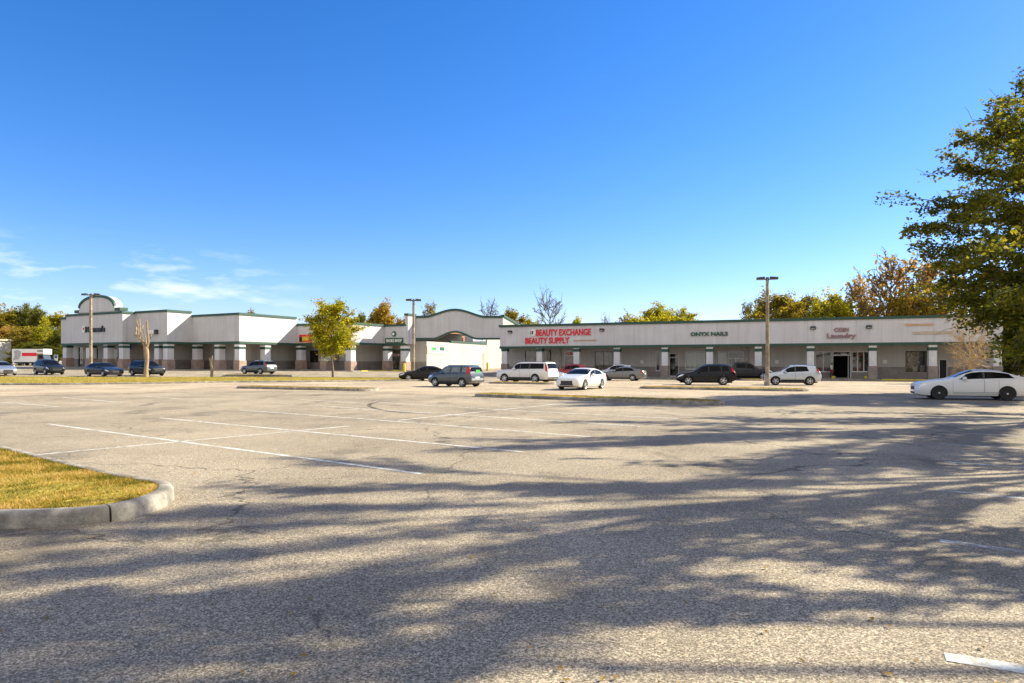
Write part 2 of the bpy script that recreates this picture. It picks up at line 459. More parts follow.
# thin fair-weather cloud streaks low in the north-west of the sky
sp = nt.nodes.new('ShaderNodeSeparateXYZ'); nt.links.new(tc.outputs['Generated'], sp.inputs[0])
el = sp.outputs[2]
mp = nt.nodes.new('ShaderNodeMapping'); mp.inputs['Scale'].default_value = (7.5, 7.5, 34.0); mp.inputs['Location'].default_value = (0.9, 0.1, 0.3)
nt.links.new(tc.outputs['Generated'], mp.inputs['Vector'])
cn = noise(nt, mp.outputs[0], 1.5, 7, 0.6)
cr = ramp(nt, [(0.50, 0.0), (0.74, 1.0)]); nt.links.new(cn, cr.inputs[0])
band = ramp(nt, [(0.0, 0.7), (0.10, 1.0), (0.125, 0.8), (0.165, 0.0)]); nt.links.new(el, band.inputs[0])
az = ramp(nt, [(0.20, 1.0), (0.31, 0.85), (0.37, 0.0)])
nt.links.new(math_(nt, 'ADD', math_(nt, 'MULTIPLY', sp.outputs[0], 0.5), 0.5), az.inputs[0])
cf = math_(nt, 'MULTIPLY', math_(nt, 'MULTIPLY', math_(nt, 'MULTIPLY', cr.outputs[0], band.outputs[0]), az.outputs[0]), 0.68)
# unseen broken clouds added behind the camera as neutral fill for the shaded fronts
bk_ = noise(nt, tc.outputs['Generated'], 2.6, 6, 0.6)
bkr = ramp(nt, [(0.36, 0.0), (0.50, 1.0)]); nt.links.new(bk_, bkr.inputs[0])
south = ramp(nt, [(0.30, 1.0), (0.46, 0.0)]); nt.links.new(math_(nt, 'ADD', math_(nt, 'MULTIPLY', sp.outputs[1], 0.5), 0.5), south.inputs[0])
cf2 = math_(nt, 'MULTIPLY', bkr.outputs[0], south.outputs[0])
hs = nt.nodes.new('ShaderNodeHueSaturation'); hs.inputs['Saturation'].default_value = 1.3; nt.links.new(sky.outputs[0], hs.inputs['Color'])
hst = mixc(nt, 1.0, hs.outputs[0], (0.96, 0.87, 1.06), 'MULTIPLY')
cm = mixc(nt, cf, hst, (6.2, 6.4, 6.7))
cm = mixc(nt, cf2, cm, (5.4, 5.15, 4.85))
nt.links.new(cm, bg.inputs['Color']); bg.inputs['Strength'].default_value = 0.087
vs = scene.view_settings; vs.view_transform = 'Standard'; vs.look = 'None'; vs.gamma = 1; vs.use_curve_mapping = False; vs.exposure = 1.25
scene.cycles.max_bounces = 8; scene.cycles.transparent_max_bounces = 12

# ------------------------------------------------------------------ ground
def grid(xs, ys, dz):
    vs, fs = [], []
    for y in ys:
        for x in xs: vs.append((x, y, rise(x, y) + dz))
    n = len(xs)
    for j in range(len(ys)-1):
        for i in range(n-1): fs.append((j*n+i, j*n+i+1, (j+1)*n+i+1, (j+1)*n+i))
    return MB().add(vs, fs)
def frange(a, b, st): return [a + i*st for i in range(int(round((b-a)/st))+1)]
xs = [-3000, -1200, -500, -250] + frange(-180, 120, 4) + [200, 400, 1200, 3000]
ys = [-200, -60] + frange(-20, 200, 4) + [260, 400, 900, 3000]
tag(grid(xs, ys, -0.05).build('ground', M['earth'], smooth=60), kind='structure')
tag(grid(frange(-150, 84, 2), frange(-8, 146, 2), 0.0).build('parking_lot', M['asphalt'], smooth=60), kind='structure')

def zpt(p, dz): return (p[0], p[1], rise(p[0], p[1]) + dz)
def resample(pts, n):
    L = [0]
    for a, b in zip(pts, pts[1:]): L.append(L[-1] + math.dist(a, b))
    out = []
    for k in range(n):
        t = L[-1]*k/(n-1)
        i = max(j for j in range(len(L)) if L[j] <= t + 1e-9); i = min(i, len(pts)-2)
        f = (t-L[i])/max(1e-9, L[i+1]-L[i])
        out.append((pts[i][0]+(pts[i+1][0]-pts[i][0])*f, pts[i][1]+(pts[i+1][1]-pts[i][1])*f))
    return out
def ribbon(front, back, dz, n=80, m=16):
    A, B = resample(front, n), resample(back, n)
    vs, fs = [], []
    for j in range(m):
        t = j/(m-1)
        for a, b in zip(A, B): vs.append(zpt((a[0]+(b[0]-a[0])*t, a[1]+(b[1]-a[1])*t), dz))
    for j in range(m-1):
        for i in range(n-1): fs.append((j*n+i, j*n+i+1, (j+1)*n+i+1, (j+1)*n+i))
    return MB().add(vs, fs)
front = [gp(*p) for p in [(-160, 401), (0, 396.5), (120, 393), (240, 391), (366, 391.5), (470, 396.5), (590, 400), (712, 403), (805, 393.5), (1100, 396)]]
back = [gp(*p) for p in [(-160, 383), (0, 384), (120, 384), (240, 382), (330, 381), (440, 381.5), (560, 380.5), (700, 381), (820, 380.5), (1100, 384)]]
tag(ribbon(front, back, 0.006, 140, 40).build('drive_aisle', M['aisle']), kind='structure')

def stripe(p, q, wd=0.1, dz=0.0045, name='parking_stripe', mat='paint'):
    A, B = Vector(p), Vector(q); d = (B-A).normalized(); n = Vector((-d.y, d.x))*wd/2
    k = max(2, int((B-A).length/1.5))
    P_ = [A + (B-A)*i/k for i in range(k+1)]
    return MB().strip([zpt(x+n, dz) for x in P_], [zpt(x-n, dz) for x in P_])
marks = MB()
for a, b in [((48,424),(422,474)), ((160,418),(523,452)), ((239.5,410),(364,419)), ((364,419),(591,437)), ((308,405),(456,415)), ((456,414.7),(640,426.4)),
             ((300,399.5),(365,403.5)), ((372,402),(522,411)), ((522,411),(678,418.7)), ((35,455),(350,426)), ((398,420.5),(557,404)), ((557,404),(640,397.5)),
             ((0,402.2),(58,406.6)), ((63,397.5),(122,402.5)), ((144,396),(180,399))]:
    q = stripe(gp(*a), gp(*b)); marks.add(q.v, q.f)
o = marks.build('parking_stripes', M['paint']); tag(o, kind='structure')
m2 = MB()
for a in [(938,432), (940,444), (944,462), (939,490.5), (940,541), (945,657)]:
    p = gp(*a); q = stripe(p, (p[0]+6*0.8, p[1]-6*0.6 if p[1] > 6.5 else p[1]-2.4), 0.13); m2.add(q.v, q.f)
for a, b in [((560,407),(640,412)), ((640,412),(760,419.5))]:
    q = stripe(gp(*a), gp(*b)); m2.add(q.v, q.f)
tag(m2.build('faded_parking_stripes', M['paint_old']), kind='structure')
arc = resample([gp(*p) for p in [(392,401.2), (378,402), (370,404), (369,406), (374,408.5), (390,411.5), (415,413.5), (445,414)]], 24)
A_, B_ = [], []
for i, p in enumerate(arc):
    a, b = Vector(arc[max(0, i-1)]), Vector(arc[min(len(arc)-1, i+1)]); d = (b-a).normalized()
    A_.append(zpt((p[0]-d.y*0.09, p[1]+d.x*0.09), 0.0085)); B_.append(zpt((p[0]+d.y*0.09, p[1]-d.x*0.09), 0.0085))
tag(MB().strip(A_, B_).build('tyre_mark', M['tyre_mark']), kind='structure')

# fallen leaves blown over the lot
rng = np.random.default_rng(3)
lv, lf = [], []
for i in range(130):
    y = 3.6 + 22*rng.random()**2.0; x = (rng.random()-0.5)*1.5*y
    a = rng.random()*6.28; s = 0.014+0.018*rng.random()
    c, s_ = math.cos(a)*s, math.sin(a)*s; z = rise(x, y)+0.012
    n = len(lv); t = 0.015*rng.random()
    lv += [(x-c, y-s_, z), (x+s_*0.6, y-c*0.6, z+t), (x+c, y+s_, z+0.004), (x-s_*0.6, y+c*0.6, z+t)]; lf.append((n, n+1, n+2, n+3))
tag(MB().add(lv, lf).build('fallen_leaves', M['rust']), label='small brown fallen leaves scattered over the near asphalt', cat='leaves', kind='stuff')

# ------------------------------------------------------------------ kerbed islands
def offset_in(poly, d):
    """polygon (counter-clockwise) moved inwards by d"""
    n = len(poly); out = []
    for i in range(n):
        p0, p1, p2 = Vector(poly[i-1]), Vector(poly[i]), Vector(poly[(i+1) % n])
        a, b = (p1-p0).normalized(), (p2-p1).normalized()
        na, nb = Vector((-a.y, a.x)), Vector((-b.y, b.x))
        m = (na+nb); m = m/max(0.35, m.length_squared)*2
        out.append(tuple(p1 + m*d))
    return out
def ccw(poly):
    s = sum(poly[i-1][0]*poly[i][1]-poly[i][0]*poly[i-1][1] for i in range(len(poly)))
    return poly if s > 0 else poly[::-1]
def blades(pts_fn, n, hmin, hmax, wd, seed):
    rg = np.random.default_rng(seed); vs, fs = [], []
    for i in range(n):
        p = pts_fn(rg)
        if p is None: continue
        x, y, z = p
        h = hmin+(hmax-hmin)*rg.random()**1.5; a = rg.random()*6.28; l = h*(0.3+1.0*rg.random()); b = a+1.57+rg.normal()*0.5
        dx, dy = math.cos(a)*wd, math.sin(a)*wd
        lx, ly = math.cos(b)*l, math.sin(b)*l; k = len(vs)
        vs += [(x-dx, y-dy, z), (x+dx, y+dy, z), (x+lx*0.4+dx*0.7, y+ly*0.4+dy*0.7, z+h*0.7), (x+lx*0.4-dx*0.7, y+ly*0.4-dy*0.7, z+h*0.7), (x+lx, y+ly, z+h)]
        fs += [(k, k+1, k+2, k+3), (k+3, k+2, k+4)]
    return MB().add(vs, fs)
def inside(poly, x, y):
    c = False; n = len(poly)
    for i in range(n):
        (x1, y1), (x2, y2) = poly[i-1], poly[i]
        if (y1 > y) != (y2 > y) and x < (x2-x1)*(y-y1)/(y2-y1)+x1: c = not c
    return c
def island(poly, label, hk=0.15, wk=0.16, joint=None, nbl=0, blade=(0.03, 0.07, 0.006), mat='kerb', crown=0.03, turf='turf', closed=True):
    poly = ccw(poly)
    # fine outline so that the kerb follows the slope
    fine = []
    for i in range(len(poly)):
        a, b = poly[i], poly[(i+1) % len(poly)]
        k = max(1, int(math.dist(a, b)/2.0))
        fine += [(a[0]+(b[0]-a[0])*j/k, a[1]+(b[1]-a[1])*j/k) for j in range(k)]
    poly = fine
    c = (sum(p[0] for p in poly)/len(poly), sum(p[1] for p in poly)/len(poly))
    base = (c[0], c[1], rise(*c))
    root = empty('traffic_island', base, 0, label, 'traffic island')
    prof = [(0.0, -0.03), (0.012, hk*0.72), (0.035, hk*0.93), (0.07, hk), (wk-0.02, hk), (wk, hk-0.012), (wk+0.01, hk-0.06)]
    rings = [offset_in(poly, d) for d, z in prof]
    n = len(poly); vs = []; fs = []
    for (d, z), r_ in zip(prof, rings): vs += [zpt(p, z) for p in r_]
    acc = 0.0; cut = set()
    if joint:
        for i in range(n):
            acc += math.dist(poly[i], poly[(i+1) % n])
            if acc > joint: cut.add(i); acc = 0
    m = len(prof)
    mb = MB()
    for i in range(n):
        j = (i+1) % n
        q0 = [Vector(vs[k*n+i]) for k in range(m)]; q1 = [Vector(vs[k*n+j]) for k in range(m)]
        if i in cut:
            t = 0.022/max(0.03, (q1[0]-q0[0]).length)
            q1 = [b+(a-b)*min(0.4, t) for a, b in zip(q0, q1)]
        b0 = len(mb.v); mb.v += [tuple(p) for p in q0+q1]
        mb.f += [(b0+k, b0+m+k, b0+m+k+1, b0+k+1) for k in range(m-1)]
        if i in cut or (i-1) % n in cut:
            mb.f.append(tuple(b0+m+k for k in range(m)) if i in cut else tuple(b0+k for k in range(m)))
    mb.build('kerb', M[mat], root, smooth=50)
    r_ = offset_in(poly, wk+0.005)
    # lawn surface: triangulated with a slightly humped middle
    inn = offset_in(poly, wk+0.4)
    vs = [zpt(p, hk-0.025) for p in r_]
    bm = bmesh.new(); bv = [bm.verts.new(v) for v in vs]; bm.faces.new(bv)
    bmesh.ops.triangulate(bm, faces=bm.faces)
    bmesh.ops.subdivide_edges(bm, edges=bm.edges, cuts=2, use_grid_fill=True)
    rg = random.Random(5)
    for v in bm.verts:
        if not v.is_boundary: v.co.z = rise(v.co.x, v.co.y) + hk - 0.015 + crown*rg.random()
    me = bpy.data.meshes.new('turf'); 
    for v in bm.verts: v.co -= Vector(base)
    bm.to_mesh(me); bm.free(); me.materials.append(M[turf]); 
    t = link(bpy.data.objects.new('turf', me), root)
    if nbl:
        x0, x1 = min(p[0] for p in r_), max(p[0] for p in r_); y0, y1 = min(p[1] for p in r_), max(p[1] for p in r_)
        def fn(rg):
            for _ in range(20):
                x, y = x0+(x1-x0)*rg.random(), y0+(y1-y0)*rg.random()
                if inside(r_, x, y) and abs(x) < y*0.85: return (x, y, rise(x, y)+hk-0.02)
            return None
        g = blades(fn, nbl, *blade, 11).build('grass', M['blade'], root); g['kind'] = 'stuff'
    return root

# the near corner island
P0 = [(-18, 19.95), (-9.8, 13.10), (-5.5, 9.62)]
tipc = [(-4.85, 9.25), (-4.45, 8.98), (-4.24, 8.62), (-4.12, 8.2), (-4.12, 7.78), (-4.22, 7.45), (-4.45, 7.22), (-4.85, 7.09), (-5.4, 7.03)]
near = P0 + tipc + [(-6.6, 7.0), (-8, 6.98), (-10, 7.4), (-18, 10)]
def chaikin(p, n):
    for _ in range(n):
        q = []
        for a, b in zip(p, p[1:]+p[:1]): q += [(a[0]*.75+b[0]*.25, a[1]*.75+b[1]*.25), (a[0]*.25+b[0]*.75, a[1]*.25+b[1]*.75)]
        p = q
    return p
island(chaikin(near[::-1], 2), 'large kerbed grass island at the near left, rounded concrete corner in dappled shade', 0.17, 0.19, joint=1.55, nbl=42000, blade=(0.02, 0.06, 0.0045))

def capsule(p, q, wd, n=8):
    A, B = Vector(p), Vector(q); d = (B-A).normalized(); nrm = Vector((-d.y, d.x)); r = wd/2; out = []
    for k in range(n+1):
        a = -math.pi/2 + math.pi*k/n; out.append(tuple(B + d*math.cos(a)*r + nrm*math.sin(a)*r))
    for k in range(n+1):
        a = math.pi/2 + math.pi*k/n; out.append(tuple(A + d*math.cos(a)*r + nrm*math.sin(a)*r))
    return out
def front_capsule(a, b, wd):
    """a, b: ground points on the near edge"""
    A, B = Vector(a), Vector(b); d = (B-A).normalized(); n = Vector((-d.y, d.x))
    if n.y < 0: n = -n
    return capsule(A + n*wd/2 + d*wd/2, B + n*wd/2 - d*wd/2, wd)
island(front_capsule(gp(468, 396.5), gp(717, 405.6), 1.7), 'long thin kerbed grass island mid lot in front of the white sedan', nbl=3500, blade=(0.03, 0.09, 0.012))
island(front_capsule(gp(636, 388.8), gp(808, 391.8), 1.9), 'thin kerbed grass island before the black crossover, at the foot of the tall lamp', nbl=3000, blade=(0.03, 0.09, 0.014))
island(front_capsule(gp(230, 388.4), gp(366, 391.4), 2.0), 'kerbed island with brownish turf out in the lot left of centre', nbl=2500, blade=(0.03, 0.09, 0.014), turf='soil')
island(front_capsule(gp(486, 383.6), gp(552, 384.6), 1.8), 'short grass island right beneath the big white van-like wagon', nbl=900, blade=(0.03, 0.1, 0.016))
island(front_capsule(gp(738, 380.6), gp(768, 380.9), 1.8), 'small yellowish grass island beside the dark pickup', nbl=500, blade=(0.03, 0.1, 0.016))
S = [gp(*p) for p in [(-120, 385.4), (60, 385.0), (150, 384.0), (240, 382.6), (330, 381.9), (420, 381.0), (428, 379.8), (420, 378.9), (330, 378.4), (240, 378.0), (150, 378.4), (60, 378.0), (-120, 377.2)]]
island(S, 'very long golden grass strip with the stump and the cut tree along the left wing', nbl=9000, blade=(0.03, 0.1, 0.02))
island([gp(*p) for p in [(222, 377.3), (287, 377.3), (292, 376.6), (285, 376.0), (250, 375.2), (224, 375.4)]], 'small bare brown island behind the grey wagon near the left wing', nbl=300, blade=(0.03, 0.08, 0.02), turf='soil')
# ------------------------------------------------------------------ building helpers
def text_mesh(s, width=None, height=None, bold=0.0, depth=0.06, sx=1.0, space=1.0):
    cu = bpy.data.curves.new('lettering', 'FONT'); cu.body = s; cu.size = 1; cu.offset = bold; cu.extrude = 0.5; cu.space_character = space
    cu.resolution_u = 3
    o = bpy.data.objects.new('lettering', cu); COL.objects.link(o)
    dg = bpy.context.evaluated_depsgraph_get(); me = bpy.data.meshes.new_from_object(o.evaluated_get(dg))
    bpy.data.objects.remove(o); bpy.data.curves.remove(cu)
    v = [tuple(x.co) for x in me.vertices]; f = [tuple(p.vertices) for p in me.polygons]
    bpy.data.meshes.remove(me)
    x0, x1 = min(p[0] for p in v), max(p[0] for p in v); y0, y1 = min(p[1] for p in v), max(p[1] for p in v)
    kx = width/(x1-x0); ky = height/(y1-y0)
    return [((p[0]-x0)*kx, (p[1]-y0)*ky, (p[2]+0.5)*depth) for p in v], f
def wall_text(P, s, u0, u1, z0, z1, d=0.02, depth=0.12, bold=0.02, space=1.0):
    v, f = text_mesh(s, u1-u0, z1-z0, bold, depth, space=space)
    return MB().add([P.pt(u0+x, d+t, z0+y) for x, y, t in v], f)

def open_wall(P, u0, u1, z0, z1, openings, reveal=0.2, mb=None):
    mb = mb or MB()
    us = sorted({u0, u1} | {min(max(x, u0), u1) for o in openings for x in o[:2]}); zs = sorted({z0, z1} | {x for o in openings for x in o[2:4]})
    for a, b in zip(us, us[1:]):
        for c, d in zip(zs, zs[1:]):
            if b-a < 1e-6 or d-c < 1e-6: continue
            m, n = (a+b)/2, (c+d)/2
            if any(o[0] < m < o[1] and o[2] < n < o[3] for o in openings): continue
            mb.add([P.pt(a,0,c), P.pt(b,0,c), P.pt(b,0,d), P.pt(a,0,d)], [(0,1,2,3)])
    for (a, b, c, d) in [o[:4] for o in openings]:
        q = [(a,c),(b,c),(b,d),(a,d)]
        for (e, f) in zip(q, q[1:]+q[:1]):
            mb.add([P.pt(e[0],0,e[1]), P.pt(f[0],0,f[1]), P.pt(f[0],-reveal,f[1]), P.pt(e[0],-reveal,e[1])], [(0,1,2,3)])
    return mb

def shop_window(P, root, a, b, c, d, name='window', cols=2, transom=None, frame='whiteframe', stock='shelf', depth=2.6, seed=0, blind=False, door=False, fw=None, dark=False):
    fw = fw or (0.1 if frame == 'whiteframe' else 0.07)
    f = MB()
    f.pbox(P, a, a+fw, -0.15, -0.06, c, d); f.pbox(P, b-fw, b, -0.15, -0.06, c, d)
    f.pbox(P, a+fw, b-fw, -0.15, -0.06, d-fw, d); f.pbox(P, a+fw, b-fw, -0.15, -0.06, c, c+(0.12 if door else fw))
    zt = transom if transom else d-fw
    if transom: f.pbox(P, a+fw, b-fw, -0.15, -0.06, transom, transom+fw)
    for k in range(1, cols):
        u = a+(b-a)*k/cols
        f.pbox(P, u-fw/2, u+fw/2, -0.148, -0.062, c+(0.12 if door else fw), zt)
    w_ = f.build(name, M[frame], root)
    MB().add([P.pt(a+.02,-.105,c+.02), P.pt(b-.02,-.105,c+.02), P.pt(b-.02,-.105,d-.02), P.pt(a+.02,-.105,d-.02)], [(0,1,2,3)]).build('pane', M['glass'], w_)
    n = MB(); q = [P.pt(a,-0.2,c), P.pt(b,-0.2,c), P.pt(b,-0.2,d), P.pt(a,-0.2,d), P.pt(a,-depth,c), P.pt(b,-depth,c), P.pt(b,-depth,d), P.pt(a,-depth,d)]
    n.add(q, [(4,5,6,7), (0,1,5,4), (1,2,6,5), (2,3,7,6), (3,0,4,7)])
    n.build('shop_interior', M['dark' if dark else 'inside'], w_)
    rg = random.Random(seed)
    if blind:
        s = MB(); k = int((d-c-2*fw)/0.09)
        for i in range(k):
            z = c+fw+0.09*i
            s.pbox(P, a+fw, b-fw, -0.26, -0.235, z, z+0.062)
        s.build('window_blind', M['whiteframe'], w_)
    elif not dark:
        z = max(c, 0.1)+0.1
        for k in range(3):
            u = a+0.1
            while u < b-0.4:
                s = MB()
                wd = rg.uniform(0.25, 0.7); hh = rg.uniform(0.3, 0.75)
                dd = -rg.uniform(0.5, depth-0.4)
                s.pbox(P, u, min(b-0.1, u+wd), dd-0.3, dd, z+k*0.8, min(d-0.1, z+k*0.8+hh)); u += wd+rg.uniform(0.05, 0.4)
                s.build('stock', M[stock], w_)
    if door:
        MB().pbox(P, (a+b)/2-0.10, (a+b)/2-0.06, -0.06, -0.01, c+0.85, c+1.3).build('handle', M['steel'], w_)
    return w_

def column(P, root, u, d, z0, ztop, wb, ws, brickmat='brick', off=None):
    """square brick-footed pilaster: centred at (u, d) in the wall frame"""
    c = MB().pbox(P, u-ws/2, u+ws/2, d-ws/2, d+ws/2, z0+1.35, ztop).build('column', M['shaft'], root)
    MB().pbox(P, u-wb/2, u+wb/2, d-wb/2, d+wb/2, z0-0.3, z0+1.35).build('brick_base', M[brickmat], c)
    bw = ws+0.10
    MB().pbox(P, u-bw/2, u+bw/2, d-bw/2, d+bw/2, z0+2.98, z0+3.32).build('green_band', M['green'], c)
    cw = ws+0.04
    MB().pbox(P, u-cw/2, u+cw/2, d-cw/2, d+cw/2, z0+3.32, z0+3.6).build('capital', M['white'], c)
    return c

def wall_lamp(P, u, z, label, d=0.0):
    p = P.pt(u, d, z)
    t = empty('wall_floodlight', p, 0, label, 'floodlight', 'floodlights on the storefront fascias')
    MB().pbox(P, u-0.28, u+0.28, d+0.0, d+0.16, z-0.16, z+0.16).pbox(P, u-0.22, u+0.22, d+0.16, d+0.42, z-0.05, z+0.18).build('housing', M['fixture'], t)
    MB().pbox(P, u-0.2, u+0.2, d+0.18, d+0.40, z-0.10, z-0.052).build('lens', M['lens'], t)
    return t

# ------------------------------------------------------------------ right wing
A, B = (-1.56, 88.7), (49.1, 68.4)
RF = Plane(A, B); RT, RS = 6.5, 3.92
rw = empty('shopping_arcade', (A[0], A[1], rise(*A)), 0, 'long low grey storefront building with a green roof edge and eleven pillars, right half', 'building')
LR = RF.L
MB().pbox(RF, 0, LR, -0.3, 0, RS, RT).build('fascia', M['stucco_right'], rw)
MB().pbox(RF, -0.12, LR+0.12, -0.36, 0.14, RT-0.04, RT+0.25).build('roof_edge', M['green'], rw)
MB().pbox(RF, -0.06, LR+0.06, -0.302, 0.07, RS-0.24, RS+0.05).build('soffit_trim', M['green'], rw)
QW = RF.shift(3.0)
n_ = MB()
q = [RF.pt(0, -0.3, RS-0.05), RF.pt(LR, -0.3, RS-0.05), RF.pt(LR, -3.0, RS-0.05), RF.pt(0, -3.0, RS-0.05)]
n_.add(q, [(0,1,2,3)]).build('soffit', M['soffit'], rw)
MB().add([RF.pt(0,-0.3,6.1), RF.pt(LR,-0.3,6.1), RF.pt(LR,-24,6.1), RF.pt(0,-24,6.1)], [(0,1,2,3)]).build('roof', M['roof'], rw)
MB().add([RF.pt(0,-3,-1), RF.pt(0,-24,-1), RF.pt(0,-24,6.1), RF.pt(0,-3,6.1), RF.pt(LR,-3,-1), RF.pt(LR,-24,-1), RF.pt(LR,-24,6.1), RF.pt(LR,-3,6.1),
         RF.pt(0,-0.3,RS), RF.pt(0,-3,RS), RF.pt(0,-0.3,6.1), RF.pt(LR,-0.3,RS), RF.pt(LR,-3,RS), RF.pt(LR,-0.3,6.1)],
         [(0,1,2,3), (4,5,6,7), (1,5,6,2), (8,9,3,10), (11,12,7,13)]).build('side_wall', M['backwall'], rw)
def U(px): return QW.at(px)
def Zp(px, py): return QW.z(px, py)
ops = []   # a, b, z0, z1, kwargs
def op(x0, x1, y0, y1, **k):
    u0, u1 = U(x0), U(x1); zz0 = QW.z((x0+x1)/2, y1); zz1 = QW.z((x0+x1)/2, y0)
    ops.append((u0, u1, zz0, zz1, k))
base = 0.16
op(525, 536, 350.5, 363.5, cols=1, frame='darkframe')
op(543, 551, 350.5, 376, door=True, cols=1, frame='darkframe')
op(564, 574, 350.5, 376, door=True, cols=1, transom=2.75)
op(594.8, 612.5, 351.5, 371.5, cols=2, frame='darkframe')
op(655.5, 660.5, 351.5, 371, cols=1)
op(669, 679, 353, 377, door=True, cols=1, transom=2.45)
op(685, 705, 351.5, 369.5, cols=2, blind=True)
op(716, 726.5, 351.5, 370, cols=1, blind=True)
op(727.5, 743.5, 351.5, 377.5, door=True, cols=2, transom=2.3)
op(815, 831.6, 351.3, 372, cols=2, stock='redstock')
op(851.6, 870, 351.3, 372, cols=3, stock='redstock')
op(905.5, 927, 351, 372.4, cols=1, frame='darkframe')
openings = [(a, b, max(base, c), d) for a, b, c, d, k in ops]
# laundry entrance (open doorway) and the narrow black door at the far right
la = (U(832.4), U(851), base, QW.z(841, 351.3)); dd = (U(939), U(947.2), base, QW.z(943, 359.3))
mbw = open_wall(QW, 0, LR, -0.5, RS-0.05, openings+[la, dd])
mbw.build('shop_wall', M['backwall'], rw)
for i, ((a, b, c, d, k), oo) in enumerate(zip(ops, openings)):
    shop_window(QW, rw, a, b, oo[2], d, name='shop_door' if k.get('door') else 'shop_window', seed=i, **k)
a, b, c, d = la
f = MB(); zt = 2.62
f.pbox(QW, a, a+0.09, -0.15, -0.04, c, d).pbox(QW, b-0.09, b, -0.15, -0.04, c, d).pbox(QW, a+0.09, b-0.09, -0.15, -0.04, d-0.09, d).pbox(QW, a+0.09, b-0.09, -0.15, -0.04, zt, zt+0.12)
f.pbox(QW, b-0.3, b-0.24, -0.15, -0.04, c, zt)
e = f.build('laundry_entrance', M['whiteframe'], rw)
MB().pbox(QW, a+0.04, b-0.04, -0.108, -0.1, zt+0.1, d-0.04).build('pane', M['glass'], e)
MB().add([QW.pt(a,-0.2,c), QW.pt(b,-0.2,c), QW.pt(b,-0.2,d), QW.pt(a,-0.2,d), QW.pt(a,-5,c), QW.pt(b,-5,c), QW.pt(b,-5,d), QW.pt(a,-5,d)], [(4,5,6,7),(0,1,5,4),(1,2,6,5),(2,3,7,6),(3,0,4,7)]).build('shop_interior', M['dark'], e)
a, b, c, d = dd
e = MB().pbox(QW, a, a+0.06, -0.1, 0.03, c, d).pbox(QW, b-0.06, b, -0.1, 0.03, c, d).pbox(QW, a+0.06, b-0.06, -0.1, 0.03, d-0.06, d).build('door_frame', M['whiteframe'], rw)
MB().pbox(QW, a+0.06, b-0.06, -0.16, -0.1, c, d-0.06).build('black_door', M['dark'], e)
# brick wainscot between the openings
cuts = sorted([(o[0], o[1], o[2]) for o in openings if o[2] < 1.35] + [(la[0], la[1], la[2]), (dd[0], dd[1], dd[2])])
u = 0.0
for (x0, x1, z0) in cuts:
    if x0-u > 0.1: MB().pbox(QW, u, x0-0.03, 0.0, 0.07, -0.3, 1.38).build('brick_wainscot', M['wains'], rw)
    if z0 > 0.4: MB().pbox(QW, x0-0.03, x1+0.03, 0.0, 0.07, -0.3, z0-0.04).build('brick_wainscot', M['wains'], rw)
    u = x1+0.03
MB().pbox(QW, u, LR, 0.0, 0.07, -0.3, 1.38).build('brick_wainscot', M['wains'], rw)
for px in (503.8, 538.8, 576, 616.5, 664.5, 709.5, 758.2, 810.6, 873, 933.2, 999.3):
    u = RF.at(px); u = min(max(u, 0.42), LR-0.42)
    p = RF.pt(u, -0.5, 0); z0 = rise(p[0], p[1]) + 0.13
    c_ = column(RF, rw, u, -0.48, z0, RS-0.29, 0.86, 0.72, 'brickr')
    if px > 800: MB().pbox(RF, u-0.18, u+0.18, -0.118, -0.1, z0+1.75, z0+2.3).build('notice', M['plate'], c_)
for px in (747, 560.5):
    u = U(px); MB().pbox(QW, u-0.12, u+0.12, 0.075, 0.2, 0.1, RS-0.06).build('downpipe', M['soffit'], rw)
for px in (642, 777, 885):
    u = U(px); MB().pbox(QW, u-0.2, u+0.2, 0.0, 0.03, 1.75, 2.15).build('window_notice', M['plate'], rw)
# pavement along the shopfronts, with painted kerb edge
def walkway(P, u0, u1, d0, d1, hk, name, parent=None, kind='structure', label=None):
    n = int((u1-u0)/1.5)+2; a_, b_, c_ = [], [], []
    for i in range(n):
        u = u0+(u1-u0)*i/(n-1)
        p, q = P.pt(u, d1, 0), P.pt(u, d0, 0)
        g = rise(p[0], p[1])
        a_.append((p[0], p[1], g-0.1)); b_.append((p[0], p[1], g+hk)); c_.append((q[0], q[1], g+hk))
    m = MB().strip(a_, b_); m.strip(b_, c_)
    return m
tag(walkway(RF, -0.5, LR+1.0, -3.0, 1.3, 0.13, '').build('pavement_right', M['walk']), kind='structure')
yk = MB()
for x0, x1 in ((880, 1000), (796, 812)):
    u0, u1 = RF.at(x0), RF.at(x1)
    n = int((u1-u0)/1.5)+2; a_, b_, c_ = [], [], []
    for i in range(n):
        u = u0+(u1-u0)*i/(n-1); p, q = RF.pt(u, 1.305, 0), RF.pt(u, 1.12, 0); g = rise(p[0], p[1])
        a_.append((p[0], p[1], g+0.0)); b_.append((p[0], p[1], g+0.135)); c_.append((q[0], q[1], g+0.135))
    yk.strip(a_, b_); yk.strip(b_, c_)
tag(yk.build('painted_kerb', M['yellow']), kind='structure')

